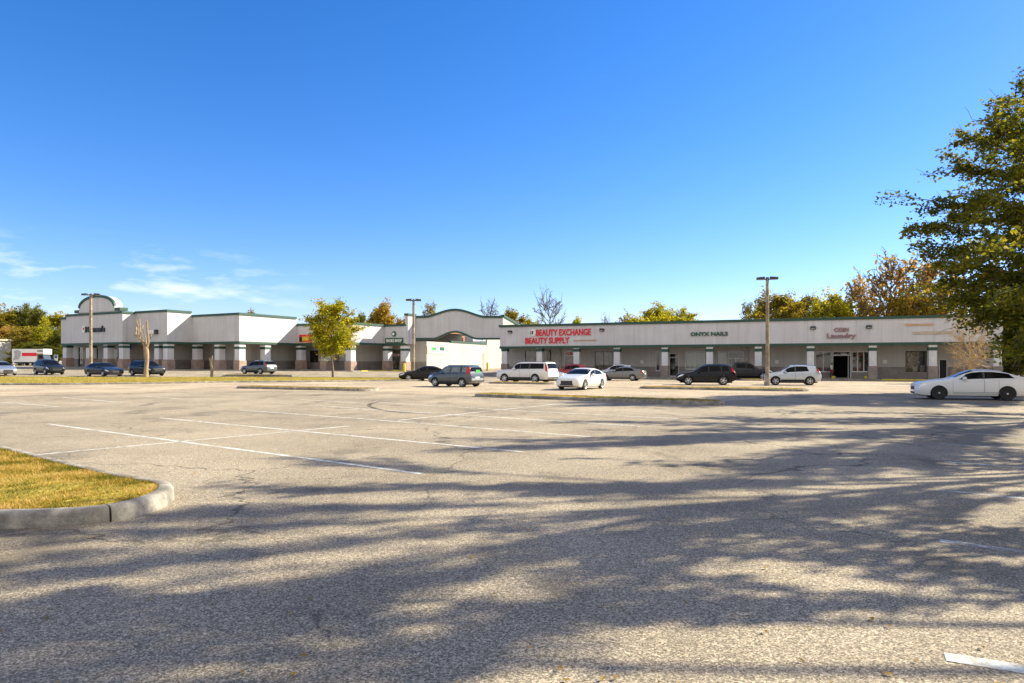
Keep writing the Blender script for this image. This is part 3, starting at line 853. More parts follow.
# signs of the right wing
def sign(P, px, py, label, cat='sign', name='shop_sign', d=0.0):
    return empty(name, P.pt(P.at(px), d, P.z(px, py)), 0, label, cat)
t = sign(RF, 562, 336, 'red lettering BEAUTY EXCHANGE over BEAUTY SUPPLY with a round emblem on the grey fascia')
wall_text(RF, 'BEAUTY EXCHANGE', RF.at(536.3), RF.at(591), RF.z(564, 335.6), RF.z(564, 329.0), 0.02, 0.09, 0.022).build('lettering', M['red'], t)
wall_text(RF, 'BEAUTY SUPPLY', RF.at(525.5), RF.at(569.5), RF.z(547, 343.6), RF.z(547, 337.4), 0.02, 0.09, 0.022).build('lettering', M['red'], t)
def disc(P, px, py, r, mat, d0, d1, parent, name='emblem', ell=1.0):
    u, z = P.at(px), P.z(px, py)
    po = [(u+r*math.cos(2*math.pi*k/20)*ell, z+r*math.sin(2*math.pi*k/20)) for k in range(20)]
    return MB().prism(po, lambda x, y: P.pt(x, d0, y), lambda x, y: P.pt(x, d1, y)).build(name, M[mat], parent)
e = disc(RF, 533.4, 332.7, 0.46, 'white', 0.01, 0.10, t, ell=0.75)
u, z = RF.at(533.0), RF.z(533.0, 332.7)
MB().pbox(RF, u-0.12, u+0.05, 0.10, 0.13, z-0.22, z+0.22).pbox(RF, u-0.3, u-0.22, 0.10, 0.13, z-0.2, z+0.2).build('emblem_mark', M['black'], e)
t = sign(RF, 709, 334, 'dark green lettering ONYX NAILS on the fascia above the black crossover')
wall_text(RF, 'ONYX NAILS', RF.at(690.6), RF.at(728), RF.z(709, 335.9), RF.z(709, 331.9), 0.02, 0.12, 0.03).build('lettering', M['signgreen'], t)
t = sign(RF, 842, 333, 'faded maroon lettering COIN LAUNDRY over the open laundry doorway')
wall_text(RF, 'COIN', RF.at(834.2), RF.at(848.6), RF.z(841, 332.0), RF.z(841, 327.7), 0.02, 0.12, 0.03).build('lettering', M['maroon'], t)
wall_text(RF, 'Laundry', RF.at(827), RF.at(856), RF.z(841, 339.6), RF.z(841, 333.3), 0.02, 0.12, 0.03).build('lettering', M['maroon'], t)
for (x0, x1, y, mat, lab, hh) in ((905, 933, 324.6, 'orange', 'pale orange empty sign rail high on the right fascia', 0.09), (913, 953, 332.6, 'beige', 'tan empty sign rail below the pale orange rail', 0.12), (574, 597, 340.2, 'orange', 'thin faded orange rail beside the red SUPPLY lettering', 0.05)):
    u0, u1 = RF.at(x0), RF.at(x1); z = RF.z((x0+x1)/2, y)
    tag(MB().pbox(RF, u0, u1, 0.0, 0.12, z-hh, z+hh).pbox(RF, u0, u1, 0.12, 0.14, z+hh*0.5, z+hh).build('sign_rail', M[mat], origin=RF.pt((u0+u1)/2, 0, z)), lab, 'sign rail')
wall_lamp(RF, RF.at(510.3), RF.z(510.3, 332), 'floodlight at the left end of the right wing fascia')
wall_lamp(RF, RF.at(602), RF.z(602, 330), 'floodlight just right of the red EXCHANGE lettering')
wall_lamp(RF, RF.at(813), RF.z(813, 328), 'floodlight just left of the COIN LAUNDRY lettering')
wall_lamp(RF, RF.at(869), RF.z(869, 327), 'floodlight just right of the COIN LAUNDRY lettering')
u, z = U(569), QW.z(569, 353.6)
t = empty('open_sign', QW.pt(u, 0.06, z), 0, 'small red OPEN sign in the door below BEAUTY SUPPLY', 'sign')
MB().pbox(QW, u-0.30, u+0.30, 0.03, 0.07, z-0.17, z+0.17).build('sign_plate', M['red'], t)
wall_text(QW, 'OPEN', u-0.22, u+0.22, z-0.08, z+0.08, 0.07, 0.01).build('lettering', M['white'], t)

# ------------------------------------------------------------------ left wing (stepped fronts)
an = R(29); va = Vector((math.cos(an), -math.sin(an))); vb = Vector((math.sin(an), math.cos(an)))
def to_px(p, d, px):
    r = (px-CX)/F
    t = (r*p.y - p.x)/(d.x - r*d.y)
    return p + d*t
V = [Vector((-71.2, 108.0))]
for i, px in enumerate((122.5, 135.8, 167.2, 192.2, 239.3, 297, 351, 384, 405.2)):
    V.append(to_px(V[-1], va if i % 2 == 0 else vb, px))
tops = [9.16, 9.16, 9.25, 9.25, 8.7, 8.7, 7.62, 7.62, 7.58]
SO = 4.8
lw = empty('stepped_shopping_wing', (V[0].x, V[0].y, rise(*V[0])), 0, 'stepped pale storefront building with a round gable and a wide arched gateway', 'building')
fa, ca, tr_, so_ = MB(), MB(), MB(), MB()
W3 = (vb - va)*3.0
segs = []
for i in range(9):
    P = Plane(V[i], V[i+1]); segs.append(P)
    L, zt = P.L, tops[i]
    isb = i % 2 == 1
    u0 = 0.3 if isb else 0.0
    f = MB()
    if i == 0:
        f.pbox(P, 0, 1.45, -0.3, 0, SO, zt-0.42); f.pbox(P, 1.45, L, -0.3, 0, SO, zt)
    else: f.pbox(P, u0, L, -0.3, 0, SO, zt)
    f.build('fascia', M['stucco'], lw)
    s0, s1 = (0.36 if isb else 0.0), (L-0.13 if isb else L+0.13)
    c = MB()
    if i == 0:
        c.pbox(P, -0.13, 1.4, -0.36, 0.13, zt-0.45, zt-0.12); c.pbox(P, 1.4, s1, -0.36, 0.13, zt-0.03, zt+0.30)
    else: c.pbox(P, s0, s1, -0.36, 0.13, zt-0.03, zt+0.29)
    c.build('roof_edge', M['green'], lw)
    MB().pbox(P, 0.31 if isb else 0, L-0.07 if isb else L+0.07, -0.31, 0.07, SO-0.2, SO+0.12).build('soffit_trim', M['green'], lw)
    so_.add([(V[i].x, V[i].y, SO-0.03), (V[i+1].x, V[i+1].y, SO-0.03), (*(V[i+1]+W3), SO-0.03), (*(V[i]+W3), SO-0.03)], [(0,1,2,3)])
so_.build('soffit', M['soffit'], lw)
rm = MB()
for i in (0, 2, 4, 6, 8):
    a0, a1 = V[i]+vb*0.25, V[i+1]+vb*0.25
    b0, b1 = V[i]+vb*22, V[i+1]+vb*22
    z_ = tops[i]-0.7
    rm.add([(*a0, z_), (*a1, z_), (*b1, z_), (*b0, z_)], [(0,1,2,3)])
    if i < 8:
        zl_ = SO
        rm.add([(*(a1+va*-0.29), zl_), (*(b1+va*-0.29), zl_), (*(b1+va*-0.29), z_), (*(a1+va*-0.29), z_)], [(0,1,2,3)])
rm.build('roof', M['roof'], lw)
q0 = V[0]+W3; q1 = V[0]+vb*22; q2 = V[9]+vb*16
MB().add([(*q0, 0), (*q1, 0), (*q1, 7.0), (*q0, 7.0), (*q2, 0), (*q2, 7.0)], [(0,1,2,3), (1,4,5,2)]).build('side_wall', M['backwall'], lw)
# rear walls under the canopy
Q = [v + W3 for v in V]
def lop(i, x0, x1, y0, y1, P):
    return (P.at(x0), P.at(x1), P.z((x0+x1)/2, y1), P.z((x0+x1)/2, y0))
wants = {0: [(78.5, 83, 347, 367, 'g'), (93, 98, 348, 367.5, 'd'), (107.5, 119, 349, 362, 'w')], 2: [(160, 165, 347, 369.5, 'd')], 6: [(309.5, 318.2, 350.5, 362.8, 'w'), (335.5, 340, 350.5, 362.5, 'w')], 8: [(388.6, 403, 349.5, 371.2, 's')]}
for i in range(9):
    P = Plane(Q[i], Q[i+1])
    mid = P.pt(P.L/2, 0, 0); g = rise(mid[0], mid[1])
    oo = []
    for (x0, x1, y0, y1, k) in wants.get(i, []):
        a, b, c, d = lop(i, x0, x1, y0, y1, P)
        a, b = max(a, 0.1), min(b, P.L-0.1)
        if k in 'dsg': c = g+0.13
        oo.append((a, b, c, d, k))
    open_wall(P, 0, P.L, g-0.6, SO-0.03, oo).build('shop_wall', M['backwall'], lw)
    for j, (a, b, c, d, k) in enumerate(oo):
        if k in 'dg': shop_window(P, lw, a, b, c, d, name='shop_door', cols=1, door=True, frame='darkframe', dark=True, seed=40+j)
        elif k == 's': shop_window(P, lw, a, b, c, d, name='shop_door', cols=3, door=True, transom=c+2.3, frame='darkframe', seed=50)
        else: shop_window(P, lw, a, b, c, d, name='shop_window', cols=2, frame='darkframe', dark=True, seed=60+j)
    u = 0.0
    for (a, b, c, d, k) in sorted(oo):
        if a-u > 0.1: MB().pbox(P, u, a-0.03, 0, 0.06, g-0.3, g+1.4).build('brick_wainscot', M['wains'], lw)
        if c > g+0.4: MB().pbox(P, a-0.03, b+0.03, 0, 0.06, g-0.3, min(c-0.05, g+1.4)).build('brick_wainscot', M['wains'], lw)
        u = b+0.03
    MB().pbox(P, u if u else 0.0, P.L-(0.065 if i % 2 else 0.0), 0, 0.06, g-0.3, g+1.4).build('brick_wainscot', M['wains'], lw)
def lcol(i, u):
    P = segs[i]; p = P.pt(u, -0.6, 0); z0 = rise(p[0], p[1]) + 0.13
    column(P, lw, u, -0.66, z0, SO-0.27, 1.25, 1.02)
lcol(0, 0.7); lcol(0, segs[0].at(87)); lcol(0, segs[0].at(104.5)); lcol(0, segs[0].L-0.66)
lcol(2, segs[2].at(155.5)); lcol(2, segs[2].L-0.66); lcol(4, 0.3); lcol(4, segs[4].at(216)); lcol(4, segs[4].L-0.66)
lcol(5, segs[5].at(268.6)); lcol(6, 0.2); lcol(6, segs[6].at(322.8)); lcol(6, segs[6].L-0.66); lcol(8, 0.2); lcol(8, segs[8].L-0.5)
# pavement following the stepped front
front_l = [tuple(V[i] + (va*0.0 - vb*1.6 if True else 0)) for i in (0,)]
wf, wbk = [], []
wl = [V[0]-vb*1.6-va*2, V[1]-vb*1.6+va*1.6, V[3]-vb*1.6+va*1.6, V[5]-vb*1.6+va*1.6, V[6]-vb*1.6+va*2.0, V[7]-vb*1.6+va*1.6, V[8]-vb*1.6+va*2, V[9]-vb*1.6+va*3]
wl2 = resample([tuple(p) for p in wl], 70); off = W3*1.6
fr_lo = [zpt(p, -0.1) for p in wl2]; fr_hi = [zpt(p, 0.13) for p in wl2]
bk_hi = [(p[0]+off.x, p[1]+off.y, rise(p[0], p[1])+0.13) for p in wl2]
m_ = MB().strip(fr_lo, fr_hi); m_.strip(fr_hi, bk_hi)
tag(m_.build('pavement_left', M['walk']), kind='structure')
yk = MB()
sel = [p for p in resample([tuple(p) for p in wl], 300) if 361 < CX+F*p[0]/p[1] < 404]
yk.strip([zpt((p[0]-vb.x*0.006, p[1]-vb.y*0.006), 0.0) for p in sel], [zpt((p[0]-vb.x*0.006, p[1]-vb.y*0.006), 0.136) for p in sel])
yk.strip([zpt((p[0]-vb.x*0.006, p[1]-vb.y*0.006), 0.136) for p in sel], [zpt((p[0]+vb.x*0.2, p[1]+vb.y*0.2), 0.136) for p in sel])
tag(yk.build('painted_kerb_left', M['yellow']), kind='structure')

# round gable on the first front
P = segs[0]; zb_ = 9.58
cg = P.at(96.2); rg_ = (P.at(114)-P.at(78.3))/2
ztop = P.z(96.2, 295.6)
outer = [(cg-rg_, zb_)]
for k in range(25):
    t = math.pi*(1-k/24); outer.append((cg+rg_*0.99*math.cos(t), zb_+0.75+(ztop-zb_-0.75)*math.sin(t)))
outer.append((cg+rg_, zb_))
GD = 1.25
ga = MB().prism(outer, lambda x, y: P.pt(x, -0.02, y), lambda x, y: P.pt(x, -GD, y)).build('gable', M['stucco'], lw)
capb = MB()
for (p, q) in zip(outer[1:-1], outer[2:-1]):
    dp = Vector((q[0]-p[0], q[1]-p[1])); n2 = Vector((-dp.y, dp.x)).normalized()
    qq = [(p[0], p[1]), (q[0], q[1]), (q[0]+n2.x*0.10, q[1]+n2.y*0.10), (p[0]+n2.x*0.10, p[1]+n2.y*0.10)]
    ii = [(p[0]-n2.x*0.27, p[1]-n2.y*0.27), (q[0]-n2.x*0.27, q[1]-n2.y*0.27)]
    vs = [P.pt(*((ii[0][0], 0.10, ii[0][1]))), P.pt(ii[1][0], 0.10, ii[1][1]), P.pt(qq[2][0], 0.10, qq[2][1]), P.pt(qq[3][0], 0.10, qq[3][1]),
          P.pt(qq[2][0], -0.25, qq[2][1]), P.pt(qq[3][0], -0.25, qq[3][1]), P.pt(ii[0][0], -0.02, ii[0][1]), P.pt(ii[1][0], -0.02, ii[1][1])]
    capb.add(vs, [(0,1,2,3), (3,2,4,5), (0,6,7,1)])
capb.build('gable_edge', M['green'], ga)
st = MB().pbox(P, cg-rg_-1.25, cg-rg_-0.004, -GD, -0.02, zb_, zb_+0.45).pbox(P, cg+rg_+0.004, cg+rg_+1.3, -GD, -0.02, zb_, zb_+0.45)
st.build('gable_shoulder', M['green'], ga)

# arched gateway
G0, G1 = Vector(((409.5-CX)/F*107, 107.0)), Vector(((503-CX)/F*107, 107.0))
GP = Plane(G0, G1); LG = GP.L
def s_curve(xs_, lo, hi, a, b, c, d):
    out = []
    for x in xs_:
        if x <= a or x >= d: z = lo
        else:
            m = (b+c)/2; hw = (d-a)/2; t = abs(x-(a+d)/2)/hw
            z = lo + (hi-lo)*(0.5+0.5*math.cos(math.pi*t))**0.8
        out.append((x, z))
    return out
def gz(py): return hz(py, 107)
xs_ = [LG*k/60 for k in range(61)]
top = s_curve(xs_, gz(316.4), gz(309.3), GP.at(425), 0, 0, GP.at(485))
bot = s_curve(xs_, gz(339.6), gz(332.6), GP.at(433), 0, 0, GP.at(477))
gw = MB()
for d0 in (0.0, -0.5): gw.strip([GP.pt(x, d0, z) for x, z in bot], [GP.pt(x, d0, z) for x, z in top])
gw.strip([GP.pt(x, 0, z) for x, z in bot], [GP.pt(x, -0.5, z) for x, z in bot])
gw.add([GP.pt(0,0,bot[0][1]), GP.pt(0,-0.5,bot[0][1]), GP.pt(0,-0.5,top[0][1]), GP.pt(0,0,top[0][1])], [(0,1,2,3)])
gw.add([GP.pt(LG,0,bot[-1][1]), GP.pt(LG,-0.5,bot[-1][1]), GP.pt(LG,-0.5,top[-1][1]), GP.pt(LG,0,top[-1][1])], [(0,1,2,3)])
gate = gw.build('gateway_wall', M['stucco'], lw)
for nm, line, lo, hi in (('gateway_top_edge', top, -0.24, 0.10), ('gateway_lower_edge', bot, -0.02, 0.27)):
    e = MB()
    e.strip([GP.pt(x, 0.13, z+lo) for x, z in line], [GP.pt(x, 0.13, z+hi) for x, z in line])
    e.strip([GP.pt(x, 0.13, z+hi) for x, z in line], [GP.pt(x, -0.6 if hi < 0.2 else 0.001, z+hi) for x, z in line])
    e.strip([GP.pt(x, 0.13, z+lo) for x, z in line], [GP.pt(x, 0.001, z+lo) for x, z in line])
    e.build(nm, M['green'], gate)
# end pier with its sunny return, and the lit side parapet at the right end
MB().pbox(segs[8], segs[8].L-0.02, segs[8].L+0.55, -1.9, 0.02, SO, gz(316.4)).build('pier', M['stucco'], lw)
MB().pbox(segs[8], segs[8].L-0.12, segs[8].L+0.66, -1.95, 0.12, gz(316.4), gz(316.4)+0.35).build('pier_cap', M['green'], lw)
sp_ = Plane(G1 + Vector((0.0, 0.02)), G1 + vb*4.7)
za, zb2 = gz(316.8), hz(325.2, 111)
def rake(u, d, z): return sp_.pt(u, d, z)
MB().hexa([rake(0,0,4.9), rake(sp_.L,0,4.9), rake(sp_.L,-0.4,4.9), rake(0,-0.4,4.9), rake(0,0,za), rake(sp_.L,0,zb2), rake(sp_.L,-0.4,zb2), rake(0,-0.4,za)]).build('side_parapet', M['backwall'], lw)
MB().hexa([rake(0.15,0.12,za-0.04), rake(sp_.L,0.12,zb2), rake(sp_.L,-0.45,zb2), rake(0.15,-0.45,za-0.04), rake(0.15,0.12,za+0.36), rake(sp_.L,0.12,zb2+0.4), rake(sp_.L,-0.45,zb2+0.4), rake(0.15,-0.45,za+0.36)]).build('side_parapet_cap', M['green'], lw)
# pale passage walls behind the gateway
Wp = Plane((-13.55, 108.6), (-4.75, 128.4)); zl = 5.3
gW = rise(-9, 118)
MB().pbox(Wp, 0, Wp.L, -0.3, 0, gW-0.6, zl).build('passage_wall', M['backwall'], lw)
MB().pbox(Wp, Wp.L*0.36, Wp.L, -0.34, 0.08, zl, zl+0.34).build('passage_wall_cap', M['green'], lw)
Q9 = Plane(Q[9], (-13.55, 108.6))
MB().pbox(Q9, 0.0, Q9.L-0.02, -0.2, 0, 0.0, SO+0.5).build('shop_wall', M['backwall'], lw)
MB().pbox(Q9, 0.0, Q9.L-0.05, 0.0, 0.06, 0.2, rise(-15, 109)+1.4).build('brick_wainscot', M['wains'], lw)
Vp = Plane((-4.75, 130.5), (0.9, 141))
MB().pbox(Vp, 0, Vp.L, -0.3, 0, 0, 8.0).build('rear_wall', M['backwall'], lw)
MB().tube([Vp.pt(Vp.L*0.5, 0.1, 0.5), Vp.pt(Vp.L*0.5, 0.1, 7.8)], 0.12, 6).build('downpipe', M['soffit'], lw)
MB().pbox(Wp, Wp.L-1.6, Wp.L-0.5, 0.0, 0.12, gW, gW+3.1).build('timber_gate', M['beige'], lw)
# far building glimpsed over the passage wall
fb = empty('tile_roofed_building', (-12, 158, rise(-12, 158)), 0, 'small white building with an orange tile roof glimpsed through the arched gateway', 'building')
z1 = 6.95
MB().box(-17.5, -6.0, 158, 168, 0.8, z1).build('wall', M['white'], fb)
MB().prism([(157.3, z1), (168.7, z1), (163, z1+2.6)], lambda y, z: (-17.0, y, z), lambda y, z: (-11.3, y, z)).build('roof', M['tile'], fb)
MB().box(-11.0, -9.0, 157.5, 160, z1, z1+1.2).build('rooftop_unit', M['steel'], fb)
# back parapet roof mass behind the gateway
# signs of the left wing
P = segs[0]
t = sign(P, 96, 329, "black lettering with a round red and white emblem on the gabled front")
wall_text(P, "Norman's", P.at(86.0), P.at(105.4), P.z(96, 332.2), P.z(96, 326.0), 0.02, 0.15, 0.05).build('lettering', M['black'], t)
e = disc(P, 84.0, 329.3, 0.55, 'white', 0.01, 0.12, t, ell=0.72)
disc(P, 84.2, 328.8, 0.2, 'red', 0.12, 0.15, e, 'emblem_dot')
P = segs[2]
u0, u1 = P.at(150), P.at(158.3)
t = sign(P, 154, 331.8, 'plain white box sign with a dark end on the second stepped front')
MB().pbox(P, u0, u1-0.3, 0.0, 0.5, P.z(154, 333.8), P.z(154, 330.2)).build('sign_face', M['white'], t)
MB().pbox(P, u1-0.3, u1, -0.0, 0.52, P.z(154, 334.2), P.z(154, 329.8)).build('sign_end', M['fixture'], t)
P = segs[6]
u0, u1 = P.at(299.6), P.at(312)
z0_, z1_ = P.z(306, 343.0), P.z(306, 334.6)
t = sign(P, 306, 339, 'colourful red and yellow picture panel above the pillars by the green tree')
MB().pbox(P, u0, u1, 0.0, 0.12, z0_, z1_).build('panel', M['red'], t)
MB().pbox(P, u0+0.1, u0+0.9, 0.12, 0.14, z0_+0.2, z1_-0.35).build('dark_patch', M['black'], t)
MB().pbox(P, u0+0.7, u1-0.55, 0.142, 0.16, z0_+0.35, z1_-0.3).build('yellow_patch', M['yellow'], t)
MB().pbox(P, u0+0.05, u1-0.7, 0.12, 0.15, z0_, z0_+0.18).build('orange_band', M['orange'], t)
P = segs[8]
t = sign(P, 394, 340.3, 'green board with white lettering above the glass entrance beside the gateway')
MB().pbox(P, P.at(385.6), P.at(403.4), 0.0, 0.14, P.z(394, 343.0), P.z(394, 338.0)).build('board', M['signgreen'], t)
wall_text(P, 'SMOKE SHOP', P.at(386.6), P.at(402.2), P.z(394, 342.2), P.z(394, 339.2), 0.14, 0.05, 0.03).build('lettering', M['white'], t)
t = sign(P, 394, 333.9, 'small round dark sign with a pale centre above the green lettered board', name='round_sign')
disc(P, 394.2, 333.9, 0.42, 'signgreen', 0.0, 0.14, t, 'rim'); disc(P, 393.9, 334.0, 0.22, 'white', 0.14, 0.17, t, 'centre')
u, z = Plane(Q[8], Q[9]).at(396), 0
PQ = Plane(Q[8], Q[9]); zz = PQ.z(396, 355)
t = empty('window_banner', PQ.pt(u, 0.1, zz), 0, 'white and red strip banner over the doors of the green lettered shop', 'banner')
MB().pbox(PQ, PQ.at(388.8), PQ.at(399.6), 0.03, 0.06, zz-0.18, zz+0.18).build('banner_cloth', M['white'], t)
MB().pbox(PQ, PQ.at(390), PQ.at(398.6), 0.06, 0.07, zz-0.08, zz+0.08).build('banner_print', M['red'], t)
t = sign(Wp, 435, 349, 'low green and white panel sign on the pale sunlit passage wall')
def wbox(x0, x1, y0, y1, mat, d0, d1, nm):
    xm = (x0+x1)/2
    return MB().pbox(Wp, Wp.at(x0), Wp.at(x1), d0, d1, Wp.z(xm, y1), Wp.z(xm, y0)).build(nm, M[mat], t)
wbox(426.8, 444.2, 346.6, 353.9, 'soffit', 0.0, 0.06, 'frame'); wbox(427.6, 443.7, 347.1, 353.3, 'white', 0.06, 0.08, 'sign_face')
wbox(431.7, 436.0, 347.2, 350.4, 'midgreen', 0.08, 0.10, 'green_panel'); wbox(439.2, 443.6, 347.3, 350.7, 'signgreen', 0.08, 0.10, 'dark_panel')
wbox(427.9, 430.2, 347.6, 352.0, 'beige', 0.08, 0.10, 'pale_panel')
P = segs[0]
u0, u1 = P.at(110), P.at(121)
t = empty('blue_banner', P.pt((u0+u1)/2, -1.6, 4.4), 0, 'blue banner hung under the canopy of the gabled front', 'banner')
zz = P.z(115, 346.6)
MB().pbox(P, u0, u1, -1.63, -1.6, zz-0.4, zz+0.35).build('banner_cloth', M['blue'], t)
MB().tube([P.pt(u0, -1.615, zz+0.33), P.pt(u0, -1.615, SO-0.03)], 0.02, 4).tube([P.pt(u1, -1.615, zz+0.33), P.pt(u1, -1.615, SO-0.03)], 0.02, 4).build('banner_line', M['steel'], t)

# beige house edge at the far left
hb = empty('beige_house', (-116, 152, rise(-116, 152)), R(-29), 'flat sunlit beige building at the far left edge', 'building')
MB().box(-26, 0, 0, 4.2, -1.5, 5.6).build('wall', M['backwall'], hb, origin=(0,0,0))
MB().box(-26.3, 0.3, -0.3, 4.5, 5.6, 5.95).build('roof', M['beige'], hb, origin=(0,0,0))
MB().box(-6, -4.6, -0.05, 0.05, -0.6, 2.0).build('door', M['darkframe'], hb, origin=(0,0,0))

# ------------------------------------------------------------------ lamps, posts, bollards
def lamp_post(px, base_Z, top_py, label, r0=0.24, r1=0.15, arm=0.62, rz=0.0):
    X = (px-CX)/F*base_Z; g = rise(X, base_Z); zt = hz(top_py, base_Z)
    t = empty('street_lamp', (X, base_Z, g), rz, label, 'street lamp', 'tall twin lamps of the parking lot')
    o = (0,0,0); h = zt-g
    MB().tube([(0,0,-0.2), (0,0,h*0.5), (0,0,h-0.15)], [r0, (r0+r1)/2, r1], 8).build('pole', M['pole'], t, 40, o)
    MB().lathe([(r0*1.5, -0.05), (r0*1.5, 0.30), (r0*1.2, 0.36)], 12).build('footing', M['kerb'], t, 40, o)
    MB().box(-arm, arm, -0.04, 0.04, h-0.22, h-0.12).box(-0.1, 0.1, -0.1, 0.1, h-0.3, h-0.02).build('arm', M['fixture'], t, origin=o)
    for s in (-1, 1):
        x0, x1 = (arm-0.30, arm+0.30)
        f = MB()
        f.hexa([(s*x0,-0.20,h-0.20),(s*x1,-0.17,h-0.20),(s*x1,0.17,h-0.20),(s*x0,0.20,h-0.20),(s*x0,-0.17,h+0.02),(s*x1,-0.12,h-0.02),(s*x1,0.12,h-0.02),(s*x0,0.17,h+0.02)])
        hd = f.build('lamp_head', M['fixture'], t, origin=o)
        MB().box(min(s*(x0+.06), s*(x1-.06)), max(s*(x0+.06), s*(x1-.06)), -0.12, 0.12, h-0.225, h-0.202).build('lens', M['lens'], hd, origin=o)
    return t
lamp_post(767.3, 53.5, 277, 'nearest tall tan lamp post standing by the silver crossover, two dark heads', 0.155, 0.115, 0.5, R(-12))
lamp_post(413.5, 72, 299, 'tall tan lamp post behind the black sedan, before the grey arched gateway', 0.15, 0.115, 0.5, R(10))
lamp_post(90.8, 80, 293.5, 'tall tan lamp post in front of the round gable, at the far left', 0.19, 0.15, 0.75, R(0))
def xy(px, Z): return ((px-CX)/F*Z, Z)
x, y = xy(56.2, 78); g = rise(x, y)
t = empty('parking_sign', (x, y, g), 0, 'small blue and white parking sign on a pale post beside the dark wagon', 'sign')
MB().tube([(0,0,0),(0,0,1.85)], 0.05, 6).build('post', M['whiteframe'], t, origin=(0,0,0))
MB().box(-0.22,0.22,-0.06,-0.052,1.45,2.15).build('sign_plate', M['white'], t, origin=(0,0,0)); MB().box(-0.17,0.17,-0.07,-0.061,1.75,2.1).build('sign_symbol', M['blue'], t, origin=(0,0,0))
def bollard(px, Z, h, label, r=0.14):
    x, y = xy(px, Z); t = empty('bollard', (x, y, rise(x, y)), 0, label, 'bollard')
    MB().lathe([(r,-0.1),(r,h-0.08),(r*0.8,h-0.02),(0.02,h)], 12).build('post', M['yellow'], t, 40, (0,0,0))
    MB().lathe([(r*1.7,-0.05),(r*1.7,0.06),(r*1.4,0.08)], 12).build('footing', M['kerb'], t, 40, (0,0,0))
bollard(404.3, 101.5, 1.25, 'yellow bollard at the brick pillar beside the gateway', 0.2)
bollard(487.5, 112, 1.35, 'yellow bollard in the passage behind the dark blue-grey boxy car', 0.2)
bollard(866.5, 74.3, 0.42, 'low yellow bollard by the pillar right of the laundry doorway', 0.24)
bollard(833.6, 75.8, 0.38, 'low yellow bollard left of the laundry doorway, by the person', 0.22)
# ------------------------------------------------------------------ vehicles
def itp(tab, s):
    if s <= tab[0][0]: return tab[0][1]
    for (a, b), (c, d) in zip(tab, tab[1:]):
        if s <= c: return b + (d-b)*(s-a)/(c-a)
    return tab[-1][1]
class Shape:
    def __init__(s, sp):
        s.__dict__.update(sp)
        s.x = lambda st: s.L/2 - st
    def ring(s, st):
        zt, zb, z0, hw = itp(s.top, st), itp(s.belt, st), itp(s.bot, st), itp(s.hw, st)
        zb = min(zb, zt-0.02); d = zt-zb
        k = min(1, max(0, (d-0.1)/0.3))
        we = hw*0.955 - (0.05+0.0*k) - s.tumble*max(0, d-0.06)
        ze = zt - (0.018 + 0.05*k); 
        return [(0, z0), (hw*0.80, z0), (hw*0.93, z0+0.03), (hw*0.985, z0+0.16), (hw*1.0, z0+(zb-z0)*0.62), (hw*0.985, zb-0.06), (hw*0.955, zb),
                (we, max(zb+0.004, ze)), (we*0.80, zt-0.012*k-0.004), (we*0.4, zt), (0, zt+0.006)]
    def pt(s, st, k, side=1, off=0.0):
        r = s.ring(st); k = min(max(k, 0), len(r)-1.0001); i = int(k); f = k-i
        y = r[i][0]+(r[i+1][0]-r[i][0])*f; z = r[i][1]+(r[i+1][1]-r[i][1])*f
        if off:
            e = 0.01
            r2 = s.ring(st+0.02); y2 = r2[i][0]+(r2[i+1][0]-r2[i][0])*f; z2 = r2[i][1]+(r2[i+1][1]-r2[i][1])*f
            t1 = Vector((0, r[i+1][0]-r[i][0], r[i+1][1]-r[i][1])); t2 = Vector((-0.02, y2-y, z2-z))
            n = t2.cross(t1)
            if n.length < 1e-9: n = Vector((0,1,0))
            n.normalize()
            if n.y*1 + n.z*0.6 + 0*n.x < 0: n = -n
            return (s.x(st)+n.x*off, side*(y+n.y*off), z+n.z*off)
        return (s.x(st), side*y, z)
    def patch(s, mb, s0, s1, k0, k1, side, off=0.006, ns=6, nk=4, s0t=None, s1t=None):
        """panel lying on the body; s0t / s1t move the ends at the upper edge"""
        s0t = s0 if s0t is None else s0t; s1t = s1 if s1t is None else s1t
        vs = []
        for j in range(nk+1):
            t = j/nk
            a, b = s0+(s0t-s0)*t, s1+(s1t-s1)*t
            for i in range(ns+1):
                vs.append(s.pt(a+(b-a)*i/ns, k0+(k1-k0)*t, side, off))
        n = ns+1
        fs = [(j*n+i, j*n+i+1, (j+1)*n+i+1, (j+1)*n+i) for j in range(nk) for i in range(ns)]
        mb.add(vs, fs); return mb

SEDAN = dict(L=4.85, W=1.84, tumble=0.30, top=[(0,.62),(.06,.70),(.35,.78),(.8,.87),(1.3,.95),(1.5,1.0),(2.0,1.25),(2.4,1.41),(2.7,1.45),(3.1,1.46),(3.45,1.42),(3.8,1.31),(4.25,1.12),(4.45,1.08),(4.75,1.04),(4.85,.90)],
    belt=[(0,.56),(.35,.72),(.8,.80),(1.5,.90),(3.0,.95),(4.2,1.02),(4.7,.98),(4.85,.82)], bot=[(0,.30),(.35,.19),(4.5,.19),(4.85,.34)],
    hw=[(0,.66),(.05,.76),(.18,.83),(.45,.89),(.9,.915),(3.9,.92),(4.5,.87),(4.72,.83),(4.85,.72)], cowl=1.52, rf=2.38, rr=3.5, bl=4.2, sides=[(1.72,2.72,2.05,None),(2.80,3.92,None,3.72)], wheels=(.95,3.75), r=.325, doors=[(1.5,2.74),(2.78,3.45)])
COUPE = dict(SEDAN, gh=0.34, top=[(0,.66),(.06,.78),(.35,.86),(.8,.93),(1.4,1.0),(1.6,1.04),(2.1,1.27),(2.5,1.41),(2.8,1.44),(3.2,1.42),(3.6,1.34),(4.0,1.20),(4.3,1.10),(4.75,1.06),(4.85,.92)], r=.34)
